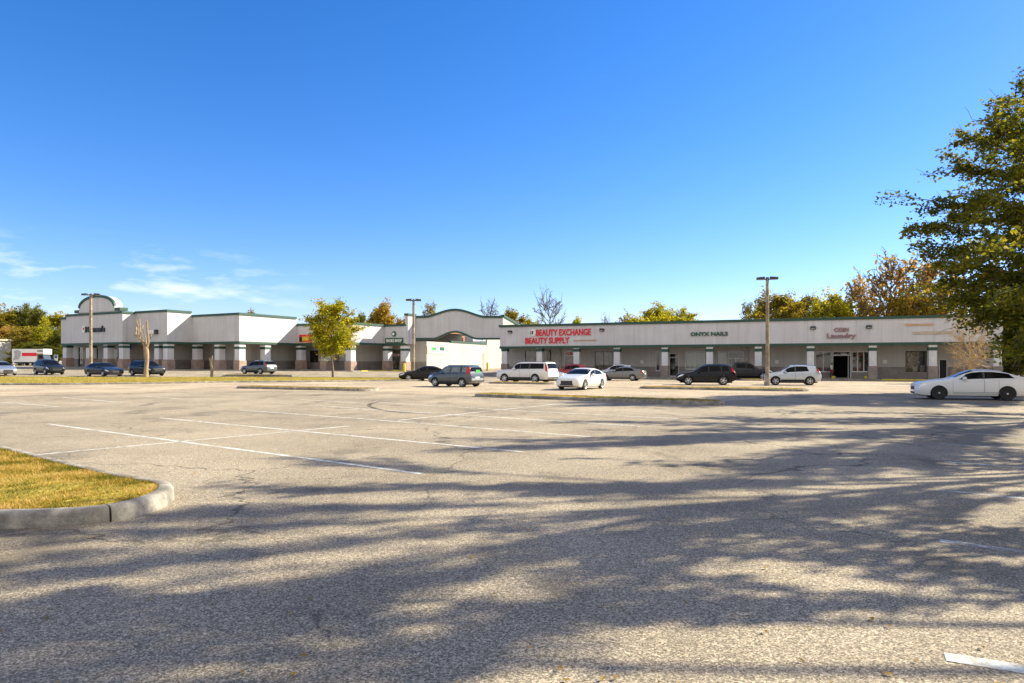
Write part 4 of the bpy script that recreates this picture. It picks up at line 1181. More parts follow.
BIGSED = dict(SEDAN, L=5.10, top=[(0,.68),(.05,.79),(.3,.88),(.8,.96),(1.4,1.03),(1.6,1.07),(2.05,1.31),(2.4,1.45),(2.75,1.495),(3.3,1.50),(3.75,1.44),(4.05,1.34),(4.45,1.18),(4.65,1.15),(5.0,1.13),(5.10,.96)],
    belt=[(0,.60),(.3,.80),(.9,.89),(1.65,.97),(3.0,1.01),(4.4,1.07),(4.95,1.03),(5.1,.86)], bot=[(0,.27),(.35,.19),(4.75,.20),(5.1,.36)],
    hw=[(0,.68),(.05,.77),(.18,.84),(.45,.90),(.9,.925),(4.1,.93),(4.7,.88),(4.97,.84),(5.10,.74)], cowl=1.67, rf=2.53, rr=3.7, bl=4.38, sides=[(1.85,2.90,2.2,None),(2.96,4.22,None,3.98)], wheels=(1.02,3.90), r=.335, doors=[(1.62,2.93),(2.96,3.55)])
SUV = dict(L=4.65, W=1.88, tumble=0.22, top=[(0,.74),(.06,.88),(.35,.97),(1.1,1.05),(1.32,1.10),(1.75,1.40),(2.1,1.60),(2.5,1.68),(3.2,1.69),(3.9,1.65),(4.2,1.59),(4.4,1.34),(4.55,1.08),(4.65,.92)],
    belt=[(0,.66),(.35,.86),(1.3,1.0),(3.0,1.05),(4.4,1.12),(4.58,1.0),(4.65,.86)], bot=[(0,.36),(.35,.26),(4.3,.26),(4.65,.40)],
    hw=[(0,.72),(.05,.80),(.2,.87),(.5,.92),(.9,.94),(4.1,.94),(4.4,.90),(4.58,.86),(4.65,.80)], cowl=1.34, rf=2.1, rr=4.2, bl=4.52, sides=[(1.55,2.48,1.85,None),(2.56,3.45,None,None),(3.53,4.10,None,3.98)], wheels=(.92,3.65), r=.37, doors=[(1.32,2.52),(2.55,3.2)])
SMALLX = dict(SUV, L=4.28, top=[(0,.70),(.06,.86),(.35,.95),(.95,1.03),(1.15,1.08),(1.6,1.38),(1.95,1.57),(2.35,1.65),(2.9,1.65),(3.5,1.58),(3.85,1.50),(4.08,1.22),(4.2,1.02),(4.28,.86)],
    belt=[(0,.62),(.35,.84),(1.15,.96),(2.7,1.03),(4.0,1.14),(4.2,.98),(4.28,.80)], bot=[(0,.36),(.35,.25),(3.95,.25),(4.28,.40)],
    hw=[(0,.70),(.05,.78),(.2,.84),(.5,.88),(.9,.89),(3.8,.89),(4.05,.86),(4.2,.82),(4.28,.74)], cowl=1.17, rf=1.95, rr=3.85, bl=4.14, sides=[(1.38,2.30,1.68,None),(2.37,3.35,None,3.2)], wheels=(.86,3.42), r=.35, doors=[(1.2,2.33),(2.36,2.98)])
BOXY = dict(SUV, L=4.14, top=[(0,.70),(.06,.92),(.3,1.02),(.85,1.08),(1.08,1.13),(1.42,1.42),(1.62,1.55),(1.95,1.61),(3.2,1.61),(3.8,1.57),(3.95,1.50),(4.05,1.1),(4.14,.86)],
    belt=[(0,.64),(.3,.86),(1.05,.98),(3.6,1.06),(4.03,1.02),(4.14,.80)], bot=[(0,.36),(.35,.24),(3.85,.24),(4.14,.38)],
    hw=[(0,.74),(.05,.80),(.2,.86),(.5,.89),(.9,.90),(3.75,.90),(4.0,.88),(4.14,.82)], cowl=1.10, rf=1.63, rr=3.93, bl=4.055, sides=[(1.26,2.2,1.48,None),(2.28,3.15,None,None),(3.3,3.72,None,3.72)], wheels=(.80,3.37), r=.34, doors=[(1.1,2.24),(2.27,2.92)])
BIGSUV = dict(SUV, L=5.66, tumble=0.17, top=[(0,.86),(.06,1.05),(.3,1.16),(1.3,1.22),(1.74,1.25),(2.06,1.62),(2.25,1.81),(2.6,1.89),(4.0,1.90),(5.2,1.88),(5.38,1.84),(5.54,1.40),(5.60,1.14),(5.66,.90)],
    belt=[(0,.78),(.3,1.02),(1.5,1.17),(5.2,1.22),(5.58,1.05),(5.66,.84)], bot=[(0,.40),(.35,.30),(5.3,.30),(5.66,.42)],
    hw=[(0,.84),(.05,.91),(.2,.96),(.5,.99),(1,1.0),(5.3,1.0),(5.5,.97),(5.66,.92)], cowl=1.76, rf=2.26, rr=5.38, bl=5.585, sides=[(1.94,2.66,2.10,None),(2.74,3.62,None,None),(3.74,5.18,None,5.12)], wheels=(1.0,4.30), r=.40, doors=[(1.62,2.68),(2.72,3.72)])
PICKUP = dict(SUV, L=5.8, tumble=0.18, top=[(0,.90),(.06,1.08),(.3,1.15),(1.3,1.20),(1.55,1.24),(2.0,1.62),(2.3,1.83),(2.7,1.90),(3.7,1.90),(3.95,1.86),(4.02,1.36),(5.7,1.34),(5.8,1.2)],
    belt=[(0,.80),(.3,1.04),(1.55,1.14),(4.0,1.2),(5.75,1.22),(5.8,1.1)], bot=[(0,.45),(.35,.36),(5.45,.36),(5.8,.5)],
    hw=[(0,.84),(.05,.91),(.2,.96),(.5,.99),(1,1.0),(5.7,1.0),(5.8,.97)], cowl=1.58, rf=2.3, rr=3.96, bl=4.015, sides=[(1.8,2.72,2.08,None),(2.8,3.75,None,3.75)], wheels=(1.02,4.65), r=.41, doors=[(1.55,2.76),(2.79,3.9)])

rimcache = {}
def wheel_meshes(r, style):
    key = (round(r, 3), style)
    if key in rimcache: return rimcache[key]
    wd = 0.21
    ty = MB().lathe([(r*0.66,-wd/2+0.01),(r*0.90,-wd/2),(r*0.985,-wd/2+0.03),(r,-wd*0.25),(r,wd*0.25),(r*0.985,wd/2-0.03),(r*0.90,wd/2),(r*0.66,wd/2-0.01)], 28, axis='y').mesh('tyre', M['rubber'], 40)
    rm = MB()
    R_ = r*0.665
    if style == 'black':
        rm.lathe([(R_, wd/2-0.02), (R_*0.95, wd/2+0.002), (R_*0.8, wd/2-0.03), (R_*0.42, wd/2-0.015), (R_*0.3, wd/2+0.005)], 24, axis='y')
    else:
        rm.lathe([(R_, wd/2-0.02), (R_*0.97, wd/2+0.004), (R_*0.86, wd/2-0.012), (R_*0.84, wd/2-0.06)], 24, axis='y')
        for k in range(6 if style == 'six' else 5):
            a = 2*math.pi*k/(6 if style == 'six' else 5)
            c, s_ = math.cos(a), math.sin(a)
            def q(rad, off, y): return (rad*c-off*s_, y, rad*s_+off*c)
            w0, w1 = R_*0.16, R_*0.13
            rm.hexa([q(R_*.12,-w0,wd/2-.05), q(R_*.9,-w1,wd/2-.05), q(R_*.9,w1,wd/2-.05), q(R_*.12,w0,wd/2-.05), q(R_*.12,-w0,wd/2), q(R_*.9,-w1,wd/2-.008), q(R_*.9,w1,wd/2-.008), q(R_*.12,w0,wd/2)])
        rm.lathe([(R_*0.26, wd/2-.05), (R_*0.24, wd/2+0.006), (R_*0.02, wd/2+0.008)], 14, axis='y')
    rme = rm.mesh('rim', M['blackrim' if style == 'black' else 'alloy'], 35)
    hub = MB().lathe([(R_*0.2, wd/2), (R_*0.18, wd/2+0.014), (0.005, wd/2+0.016)], 12, axis='y').mesh('hub_cap', M['alloy'], 35)
    dk = MB().lathe([(R_*0.98, wd/2-0.075), (0.01, wd/2-0.075)], 20, axis='y').mesh('brake', M['under'], 35)
    rimcache[key] = (ty, rme, hub, dk); return rimcache[key]

def car(name, label, cat, px, py, heading, spec, paint, rim='five', glass='carglass', extra=None, group=None, dxy=(0,0)):
    S = Shape(spec); S.x = lambda st: spec['L']/2 - st
    x, y = gp(px, py); x += dxy[0]; y += dxy[1]
    root = empty(name, (x, y, rise(x, y)), R(heading), label, cat, group)
    O = (0,0,0)
    # ---- body shell with cut wheel arches
    keys = sorted({round(k[0], 3) for t in (spec['top'], spec['belt'], spec['hw'], spec['bot']) for k in t} | {round(spec['L']*i/40, 3) for i in range(41)})
    ks = [keys[0]]
    for k in keys[1:]:
        if k-ks[-1] > 0.015: ks.append(k)
    vs, fs = [], []
    for st in ks:
        r = S.ring(st); half = [(S.x(st), yy, zz) for yy, zz in r]
        vs += half + [(a, -b, c) for a, b, c in half[-2:0:-1]]
    n = 20
    for i in range(len(ks)-1):
        for k in range(n):
            k2 = (k+1) % n
            fs.append((i*n+k, i*n+k2, (i+1)*n+k2, (i+1)*n+k))
    fs.append(tuple(range(n))[::-1]); fs.append(tuple((len(ks)-1)*n+k for k in range(n)))
    body = MB().add(vs, fs).build('body', paint, root, None, O)
    cut = MB()
    for wx in spec['wheels']:
        c = (S.x(wx), 0, spec['r']); rr = spec['r']*1.13
        cut.lathe([(rr, -1.3), (rr, 1.3)], 28, c=c, axis='y')
    cme = cut.mesh('cut', None); co = bpy.data.objects.new('cut', cme); COL.objects.link(co); co.parent = root
    md = body.modifiers.new('arches', 'BOOLEAN'); md.object = co; md.operation = 'DIFFERENCE'; md.solver = 'EXACT'
    dg = bpy.context.evaluated_depsgraph_get(); dg.update()
    me = bpy.data.meshes.new_from_object(body.evaluated_get(dg))
    body.modifiers.clear(); body.data = me; me.name = 'body'
    bpy.data.objects.remove(co)
    me.polygons.foreach_set('use_smooth', [True]*len(me.polygons)); me.set_sharp_from_angle(angle=R(32))
    hw = spec['W']/2
    MB().box(S.x(spec['L']-0.3), S.x(0.3), -hw+0.26, hw-0.26, 0.18, 0.72).build('underbody', M['under'], root, origin=O)
    ar = MB()
    for wx in spec['wheels']:
        for s in (-1, 1):
            P_ = []
            for k in range(19):
                a = math.pi*k/18*1.06-0.09
                P_.append((S.x(wx)+math.cos(a)*spec['r']*1.15, spec['r']+math.sin(a)*spec['r']*1.15))
            yo = [s*(abs(S.pt(spec['L']/2-p[0], 3.6, 1)[1])+0.004) for p in P_]
            ar.strip([(p[0], q-s*0.10, p[1]) for p, q in zip(P_, yo)], [(p[0], q, p[1]) for p, q in zip(P_, yo)])
    ar.build('wheel_arch_lining', M['under'], root, origin=O)
    # ---- wheels
    ty, rme, hub, dk = wheel_meshes(spec['r'], rim)
    for wx in spec['wheels']:
        for s in (1, -1):
            yw = S.pt(wx, 3.6)[1] - 0.10
            wv = link(bpy.data.objects.new('wheel', ty), root); wv.location = (S.x(wx), s*yw, spec['r']); wv.rotation_euler = (0, random.random()*6, 0 if s > 0 else math.pi)
            for nm, mm in (('rim', rme), ('hub_cap', hub), ('brake', dk)):
                link(bpy.data.objects.new(nm, mm), wv)
    # ---- glass
    g = MB()
    for s in (1, -1): S.patch(g, spec['cowl']+0.02, spec['rf']-0.03, 9.999, 7.12, s, 0.007, 8, 5)
    g.build('windscreen', M['carglass'], root, 40, O)
    g = MB()
    for s in (1, -1): S.patch(g, spec['rr']+0.03, spec['bl']-0.02, 9.999, 7.16, s, 0.007, 8, 5)
    g.build('rear_window', M['carglass'], root, 40, O)
    for s in (1, -1):
        for (a, b, at_, bt_) in spec['sides']:
            S.patch(MB(), a, b, 6.10, 6.87, s, 0.006, 8, 3, at_, bt_).build('side_window', M[glass], root, 40, O)
        for (w0, w1) in zip(spec['sides'], spec['sides'][1:]):
            S.patch(MB(), w0[1]+0.006, w1[0]-0.006, 6.08, 6.88, s, 0.004, 2, 3).build('window_pillar', M['trim'], root, 40, O)
        for (a, b) in spec['doors']:
            sl_ = MB(); S.patch(sl_, a-0.008, b+0.008, 2.65, 6.0, s, 0.0025, 8, 8)
            sl_.build('door_seal', M['under'], root, 40, O)
            d = S.patch(MB(), a, b, 2.75, 5.96, s, 0.0055, 8, 8).build('door', paint, root, 40, O)
            p = S.pt(b-0.14, 5.0, s, 0.02)
            MB().box(p[0]-0.09, p[0]+0.09, p[1]-0.02, p[1]+0.02, p[2]-0.016, p[2]+0.016).build('handle', paint, d, origin=O)
        p = S.pt(spec['cowl']+0.42, 6.0, s, 0.0)
        mm = MB().lathe([(0.03,-0.09),(0.085,-0.06),(0.10,0.0),(0.085,0.07),(0.02,0.10)], 10, c=(p[0], p[1]+s*0.13, p[2]+0.07), axis='y')
        mm.box(p[0]-0.03, p[0]+0.03, min(p[1], p[1]+s*0.1), max(p[1], p[1]+s*0.1), p[2]+0.02, p[2]+0.06)
        mm.build('mirror', paint, root, 60, O)
        S.patch(MB(), 0.05, 0.46, 4.55, 5.75, s, 0.008, 6, 3, 0.12, 0.62).build('headlight', M['headlamp'], root, 40, O)
        L = spec['L']; suv = spec['top'][1][1] > 0.83
        if suv: S.patch(MB(), L-0.26, L-0.035, 5.0, 6.9, s, 0.008, 5, 4, L-0.42, L-0.20).build('taillight', M['tail'], root, 40, O)
        else: S.patch(MB(), L-0.34, L-0.02, 4.5, 5.9, s, 0.008, 6, 3).build('taillight', M['tail'], root, 40, O)
    # ---- nose and tail details
    zt, z0, hwn = itp(spec['top'], 0), itp(spec['bot'], 0), itp(spec['hw'], 0)
    xn = S.x(0)
    gr = MB().box(xn-0.02, xn+0.012, -hwn*0.62, hwn*0.62, zt-spec.get('gh', 0.20), zt-0.04).build('grille', M['trim'], root, origin=O)
    MB().box(xn+0.012, xn+0.02, -hwn*0.66, hwn*0.66, zt-0.035, zt-0.02).build('grille_bar', M['chrome'], gr, origin=O)
    MB().box(xn-0.02, xn+0.010, -hwn*0.72, hwn*0.72, z0+0.02, z0+0.10).build('air_intake', M['under'], root, origin=O)
    xr = S.x(spec['L']); zr, zr0, hwr = itp(spec['top'], spec['L']), itp(spec['bot'], spec['L']), itp(spec['hw'], spec['L'])
    MB().box(xr-0.012, xr+0.02, -0.26, 0.26, zr-0.24, zr-0.10).build('number_plate', M['plate'], root, origin=O)
    MB().box(xr-0.035, xr+0.05, -hwr*0.97, hwr*0.97, zr0+0.0, zr0+0.12).build('rear_bumper', M['trim'] if suv else paint, root, origin=O)
    if suv:
        tr = MB()
        for s in (1, -1): S.patch(tr, spec['wheels'][0]+spec['r']*1.2, spec['wheels'][1]-spec['r']*1.2, 1.6, 3.15, s, 0.01, 8, 3)
        tr.build('sill_trim', M['trim'], root, 40, O)
        rr_ = MB()
        for s in (1, -1):
            a = [S.pt(spec['rf']+0.25+(spec['rr']-spec['rf']-0.4)*k/8, 7.4, s, 0.045) for k in range(9)]
            rr_.tube(a, 0.018, 5)
        rr_.build('roof_rail', M['trim'], root, 60, O)
    if extra: extra(S, root)
    return root

paints = dict(white=carpaint('white_car_paint', (0.76, 0.76, 0.75), 0.0), pearl=carpaint('pearl_car_paint', (0.72, 0.70, 0.66), 0.1), silver=carpaint('silver_car_paint', (0.46, 0.47, 0.48), 0.6), grey=carpaint('grey_car_paint', (0.075, 0.085, 0.088), 0.2),
    steel=carpaint('blue_grey_car_paint', (0.065, 0.08, 0.092), 0.3), black=carpaint('black_car_paint', (0.006, 0.006, 0.007), 0.0, 0.25, 0.04), navy=carpaint('dark_navy_car_paint', (0.011, 0.0135, 0.0135), 0.0, 0.28, 0.08), red=carpaint('red_car_paint', (0.30, 0.012, 0.02), 0.2),
    taupe=carpaint('taupe_car_paint', (0.17, 0.17, 0.168), 0.5), ice=carpaint('ice_silver_car_paint', (0.55, 0.59, 0.64), 0.5), charcoal=carpaint('charcoal_car_paint', (0.028, 0.03, 0.033), 0.2, 0.28, 0.08), lightblue=carpaint('light_blue_silver_paint', (0.42, 0.47, 0.53), 0.5))

imp = car('parked_car', 'white four door sedan with black wheels and dark windows, cut off by the right edge', 'car', 975, 400.4, 159, BIGSED, paints['white'], 'black', dxy=(0.33, 0.84))
imp.scale = (0.945, 0.955, 0.965)
def soul_extra(S, root):
    L = S.L
    for s in (1, -1): S.patch(MB(), L-0.20, L-0.05, 6.1, 7.3, s, 0.012, 4, 4, L-0.30, L-0.14).build('tall_taillight', M['tail'], root, 40, (0,0,0))
    p = S.pt(L-0.10, 9.99, 1, 0.02)
    MB().box(p[0]-0.012, p[0]+0.0, -0.38, 0.1, p[2]-0.1, p[2]+0.12).build('green_sticker', M['midgreen'], root, origin=(0,0,0))
    MB().box(S.x(L)-0.02, S.x(L)+0.03, -0.7, 0.7, 0.44, 0.66).build('rear_panel', paints['silver'], root, origin=(0,0,0))
car('parked_car', 'boxy blue-grey hatchback with tall red tail lights and a green window sticker', 'car', 455.5, 386.6, 146, BOXY, paints['steel'], 'five', 'carglass_light', soul_extra)
car('parked_car', 'big long white wagon with dark side windows, seen from behind at an angle', 'car', 527, 382.6, 146, BIGSUV, paints['pearl'], 'six')
car('parked_car', 'white sedan driving toward us, dark grille, in the middle of the lot', 'car', 582, 389.2, 240, COUPE, paints['pearl'], 'five')
car('parked_car', 'black sedan half hidden behind the boxy blue-grey hatchback', 'car', 424, 380.6, 186, SEDAN, paints['black'], 'five')
car('parked_car', 'pale silver sedan mostly hidden between the big white wagon and the white sedan', 'car', 543, 380.4, -22, SEDAN, paints['ice'], 'five')
car('parked_car', 'red crossover behind the white sedan, close to the storefront', 'car', 569.5, 378.6, 172, SMALLX, paints['red'], 'five')
car('parked_car', 'taupe grey sedan with red tail lights parked behind the white sedan', 'car', 621.5, 380.7, 157, SEDAN, paints['taupe'], 'five')
car('parked_car', 'light blue-silver wagon peeping over the roof of the taupe sedan', 'car', 616, 378.7, 160, SMALLX, paints['lightblue'], 'five')
car('parked_car', 'black crossover seen from its left side on the thin grass island', 'car', 705.5, 384.8, 168, SUV, paints['black'], 'five')
car('parked_car', 'dark pickup truck behind the black crossover, facing right', 'pickup truck', 744, 379.6, -14, PICKUP, paints['charcoal'], 'six')
car('parked_car', 'silver crossover with five spoke wheels beside the nearest lamp post', 'car', 791.5, 384.9, 164, SMALLX, paints['ice'], 'five')
car('parked_car', 'dark grey wagon with its pale tail in sunlight near the left wing pillars', 'car', 258.5, 374.1, 152, SUV, paints['grey'], 'five')
car('parked_car', 'dark green-black wagon behind the cut pale tree trunk', 'car', 147, 375.9, -34, SUV, paints['navy'], 'five')
car('parked_car', 'dark grey-green sedan at the foot of the lamp post before the gabled front', 'car', 104, 376.4, -32, SEDAN, paints['charcoal'], 'five')
car('parked_car', 'dark wagon beside the blue parking sign', 'car', 49, 374.6, -36, SMALLX, paints['navy'], 'five')
car('parked_car', 'silver sedan cut off by the left edge', 'car', 0.5, 375.4, -38, SEDAN, paints['silver'], 'five')

# ------------------------------------------------------------------ rental box truck, far left
tx, ty_ = xy(34.5, 139)
tk = empty('box_truck', (tx, ty_, rise(tx, ty_)), R(-2), 'white box truck with a red band and an overhanging box above its cab', 'truck')
O = (0,0,0)
MB().box(-3.75, 1.35, -1.2, 1.2, 0.75, 3.4).box(1.35, 2.75, -1.2, 1.2, 2.35, 3.4).build('cargo_box', M['white'], tk, origin=O)
b = MB().box(-1.7, 1.35, -1.222, -1.203, 1.95, 2.62).build('red_band', M['red'], tk, origin=O)
MB().box(1.35, 2.75, -1.222, -1.203, 2.37, 2.5).build('orange_band', M['orange'], tk, origin=O)
MB().prism([(-3.5,1.2),(-3.2,2.2),(-3.4,3.0),(-2.6,3.2),(-1.9,2.9),(-2.0,1.9),(-2.4,1.3)], lambda x, z: (x,-1.203,z), lambda x, z: (x,-1.22,z)).build('grey_picture', M['steel'], tk, origin=O)
v, f = text_mesh('U-HAUL', 1.2, 0.42, 0.03, 0.02)
MB().add([(1.45+x, -1.203-t, 2.78+y) for x, y, t in v], f).build('lettering', M['black'], tk, origin=O)
MB().prism([(1.4,0.55),(3.9,0.55),(3.9,1.25),(2.75,1.4),(2.45,2.3),(1.4,2.3)], lambda x, z: (x,-1.0,z), lambda x, z: (x,1.0,z)).build('cab', paints['steel'], tk, origin=O)
MB().prism([(1.6,1.45),(2.6,1.45),(2.38,2.15),(1.6,2.15)], lambda x, z: (x,-1.012,z), lambda x, z: (x,-1.002,z)).build('side_window', M['carglass'], tk, origin=O)
MB().box(-3.6, 3.6, -0.8, 0.8, 0.45, 0.74).build('chassis', M['under'], tk, origin=O)
for wx in (-2.3, 2.6):
    for s in (1, -1):
        ty2, rm2, hb2, dk2 = wheel_meshes(0.42, 'black')
        wv = link(bpy.data.objects.new('wheel', ty2), tk); wv.location = (wx, s*0.98, 0.42); wv.rotation_euler = (0, 0, 0 if s > 0 else math.pi)
        link(bpy.data.objects.new('rim', rm2), wv)

# ------------------------------------------------------------------ person at the laundry door
def person(px, Z, facing, label):
    x, y = xy(px, Z); z0 = rise(x, y)+0.13
    root = empty('person', (x, y, z0), R(facing), label, 'person')
    v = {}; order = []; E = []; Rr = []
    def p(n, co, r, par=None):
        v[n] = len(order); order.append(co); Rr.append(r)
        if par: E.append((v[par], v[n]))
    p('pel', (0,0,0.95), .145); p('wai', (0.01,0,1.10), .135, 'pel'); p('che', (0.01,0,1.30), .155, 'wai'); p('nek', (0,0,1.48), .065, 'che'); p('hd0', (0.015,0,1.56), .075, 'nek'); p('hd1', (0.02,0,1.66), .098, 'hd0'); p('hd2', (0.01,0,1.74), .08, 'hd1'); p('nos', (0.115,0,1.645), .018, 'hd1')
    for s, q in ((1, 'l'), (-1, 'r')):
        p('ear'+q, (0.0, s*.10, 1.65), .02, 'hd1')
        p('sho'+q, (0, s*.17, 1.42), .068, 'che'); p('elb'+q, (-.03+.02*s, s*.25, 1.14), .045, 'sho'+q); p('wri'+q, (.10, s*.24, .92), .030, 'elb'+q); p('pal'+q, (.13, s*.235, .84), .034, 'wri'+q)
        for k in range(4):
            p('f%d%s' % (k, q), (.125+.02*k-.02, s*(.235), .80), .010, 'pal'+q); p('g%d%s' % (k, q), (.128+.02*k-.02, s*.222, .755-.01*(k in (1, 2))), .008, 'f%d%s' % (k, q))
        p('th'+q, (.165, s*.225, .82), .010, 'pal'+q); p('ti'+q, (.178, s*.215, .79), .008, 'th'+q)
        p('hip'+q, (0, s*.095, .88), .105, 'pel'); p('kne'+q, (.02+.04*s, s*.11, .49), .062, 'hip'+q); p('ank'+q, (-.03+.05*s, s*.12, .09), .042, 'kne'+q); p('toe'+q, (.12+.05*s, s*.135, .045), .04, 'ank'+q)
    me = bpy.data.meshes.new('body'); me.from_pydata(order, E, []); me.update()
    o = link(bpy.data.objects.new('body', me), root)
    sk = o.modifiers.new('skin', 'SKIN'); o.modifiers.new('sub', 'SUBSURF').levels = 2
    lay = me.skin_vertices[0].data if me.skin_vertices else None
    if lay is None:
        bm = bmesh.new(); bm.from_mesh(me); bm.verts.layers.skin.verify(); bm.to_mesh(me); bm.free(); lay = me.skin_vertices[0].data
    for i, r in enumerate(Rr): lay[i].radius = (r, r)
    lay[0].use_root = True
    dg = bpy.context.evaluated_depsgraph_get(); dg.update()
    m2 = bpy.data.meshes.new_from_object(o.evaluated_get(dg)); o.modifiers.clear(); o.data = m2
    m2.materials.clear()
    skin = plain('brown_skin', (0.20, 0.11, 0.07), 0.5)
    for mm in (skin, M['white'], plain('red_shorts', (0.40, 0.02, 0.03), 0.8), M['black'], plain('dark_trousers', (0.03, 0.03, 0.035), 0.8)): m2.materials.append(mm)
    for q in m2.polygons:
        c = q.center; q.use_smooth = True
        arm = abs(c.y) > .19
        if c.z > 1.47: q.material_index = 0
        elif arm and c.z < 1.2: q.material_index = 0
        elif c.z > .98: q.material_index = 1
        elif c.z > .56 and not arm: q.material_index = 2
        elif c.z > .10 and not arm: q.material_index = 4
        elif c.z <= .10: q.material_index = 3
        else: q.material_index = 0
    MB().lathe([(.103, 1.69), (.105, 1.73), (.085, 1.785), (.02, 1.80)], 14, c=(.012, 0, 0)).box(.08, .20, -.07, .07, 1.69, 1.70).build('cap', plain('pale_blue_cap', (.35, .48, .58), .8), root, 50, (0,0,0))
    ey = MB()
    for s in (1, -1): ey.lathe([(.006, 0), (.012, .006), (.002, .012)], 8, c=(.105, s*.035-.006, 1.665), axis='y')
    ey.build('eyes', M['black'], root, 60, (0,0,0))
    MB().box(.088, .104, -.03, .03, 1.585, 1.597).build('mouth', plain('lips', (.22, .08, .07), .5), root, origin=(0,0,0))
    return root
person(831.6, 76.6, -60, 'person in a pale cap, white top and red shorts standing left of the laundry doorway')
# ------------------------------------------------------------------ trees
def curve3(a, c, b, n):
    return [a*(1-t)**2 + c*2*t*(1-t) + b*t*t for t in [i/(n-1) for i in range(n)]]
def leaf_mesh(name, centers, sizes, seed, flat=0.35, droop=0.0):
    rg = np.random.default_rng(seed); c = np.asarray(centers); n = len(c)
    s = np.asarray(sizes)[:, None]
    u = rg.normal(size=(n, 3)); u[:, 2] = u[:, 2]*flat*1.6 - droop; u /= np.linalg.norm(u, axis=1)[:, None]
    w_ = rg.normal(size=(n, 3)); w_ -= (w_*u).sum(1)[:, None]*u; w_ /= np.linalg.norm(w_, axis=1)[:, None]
    v = np.empty((n, 4, 3))
    v[:, 0] = c - u*s*0.5; v[:, 1] = c + w_*s*0.26 - u*s*0.05; v[:, 2] = c + u*s*0.5; v[:, 3] = c - w_*s*0.26 - u*s*0.05
    me = bpy.data.meshes.new(name)
    me.vertices.add(n*4); me.vertices.foreach_set('co', v.reshape(-1).astype(np.float32))
    me.loops.add(n*4); me.loops.foreach_set('vertex_index', np.arange(n*4, dtype=np.int32))
    me.polygons.add(n); me.polygons.foreach_set('loop_start', np.arange(0, n*4, 4, dtype=np.int32))
    me.polygons.foreach_set('loop_total', np.full(n, 4, dtype=np.int32))
    me.update(calc_edges=True); return me
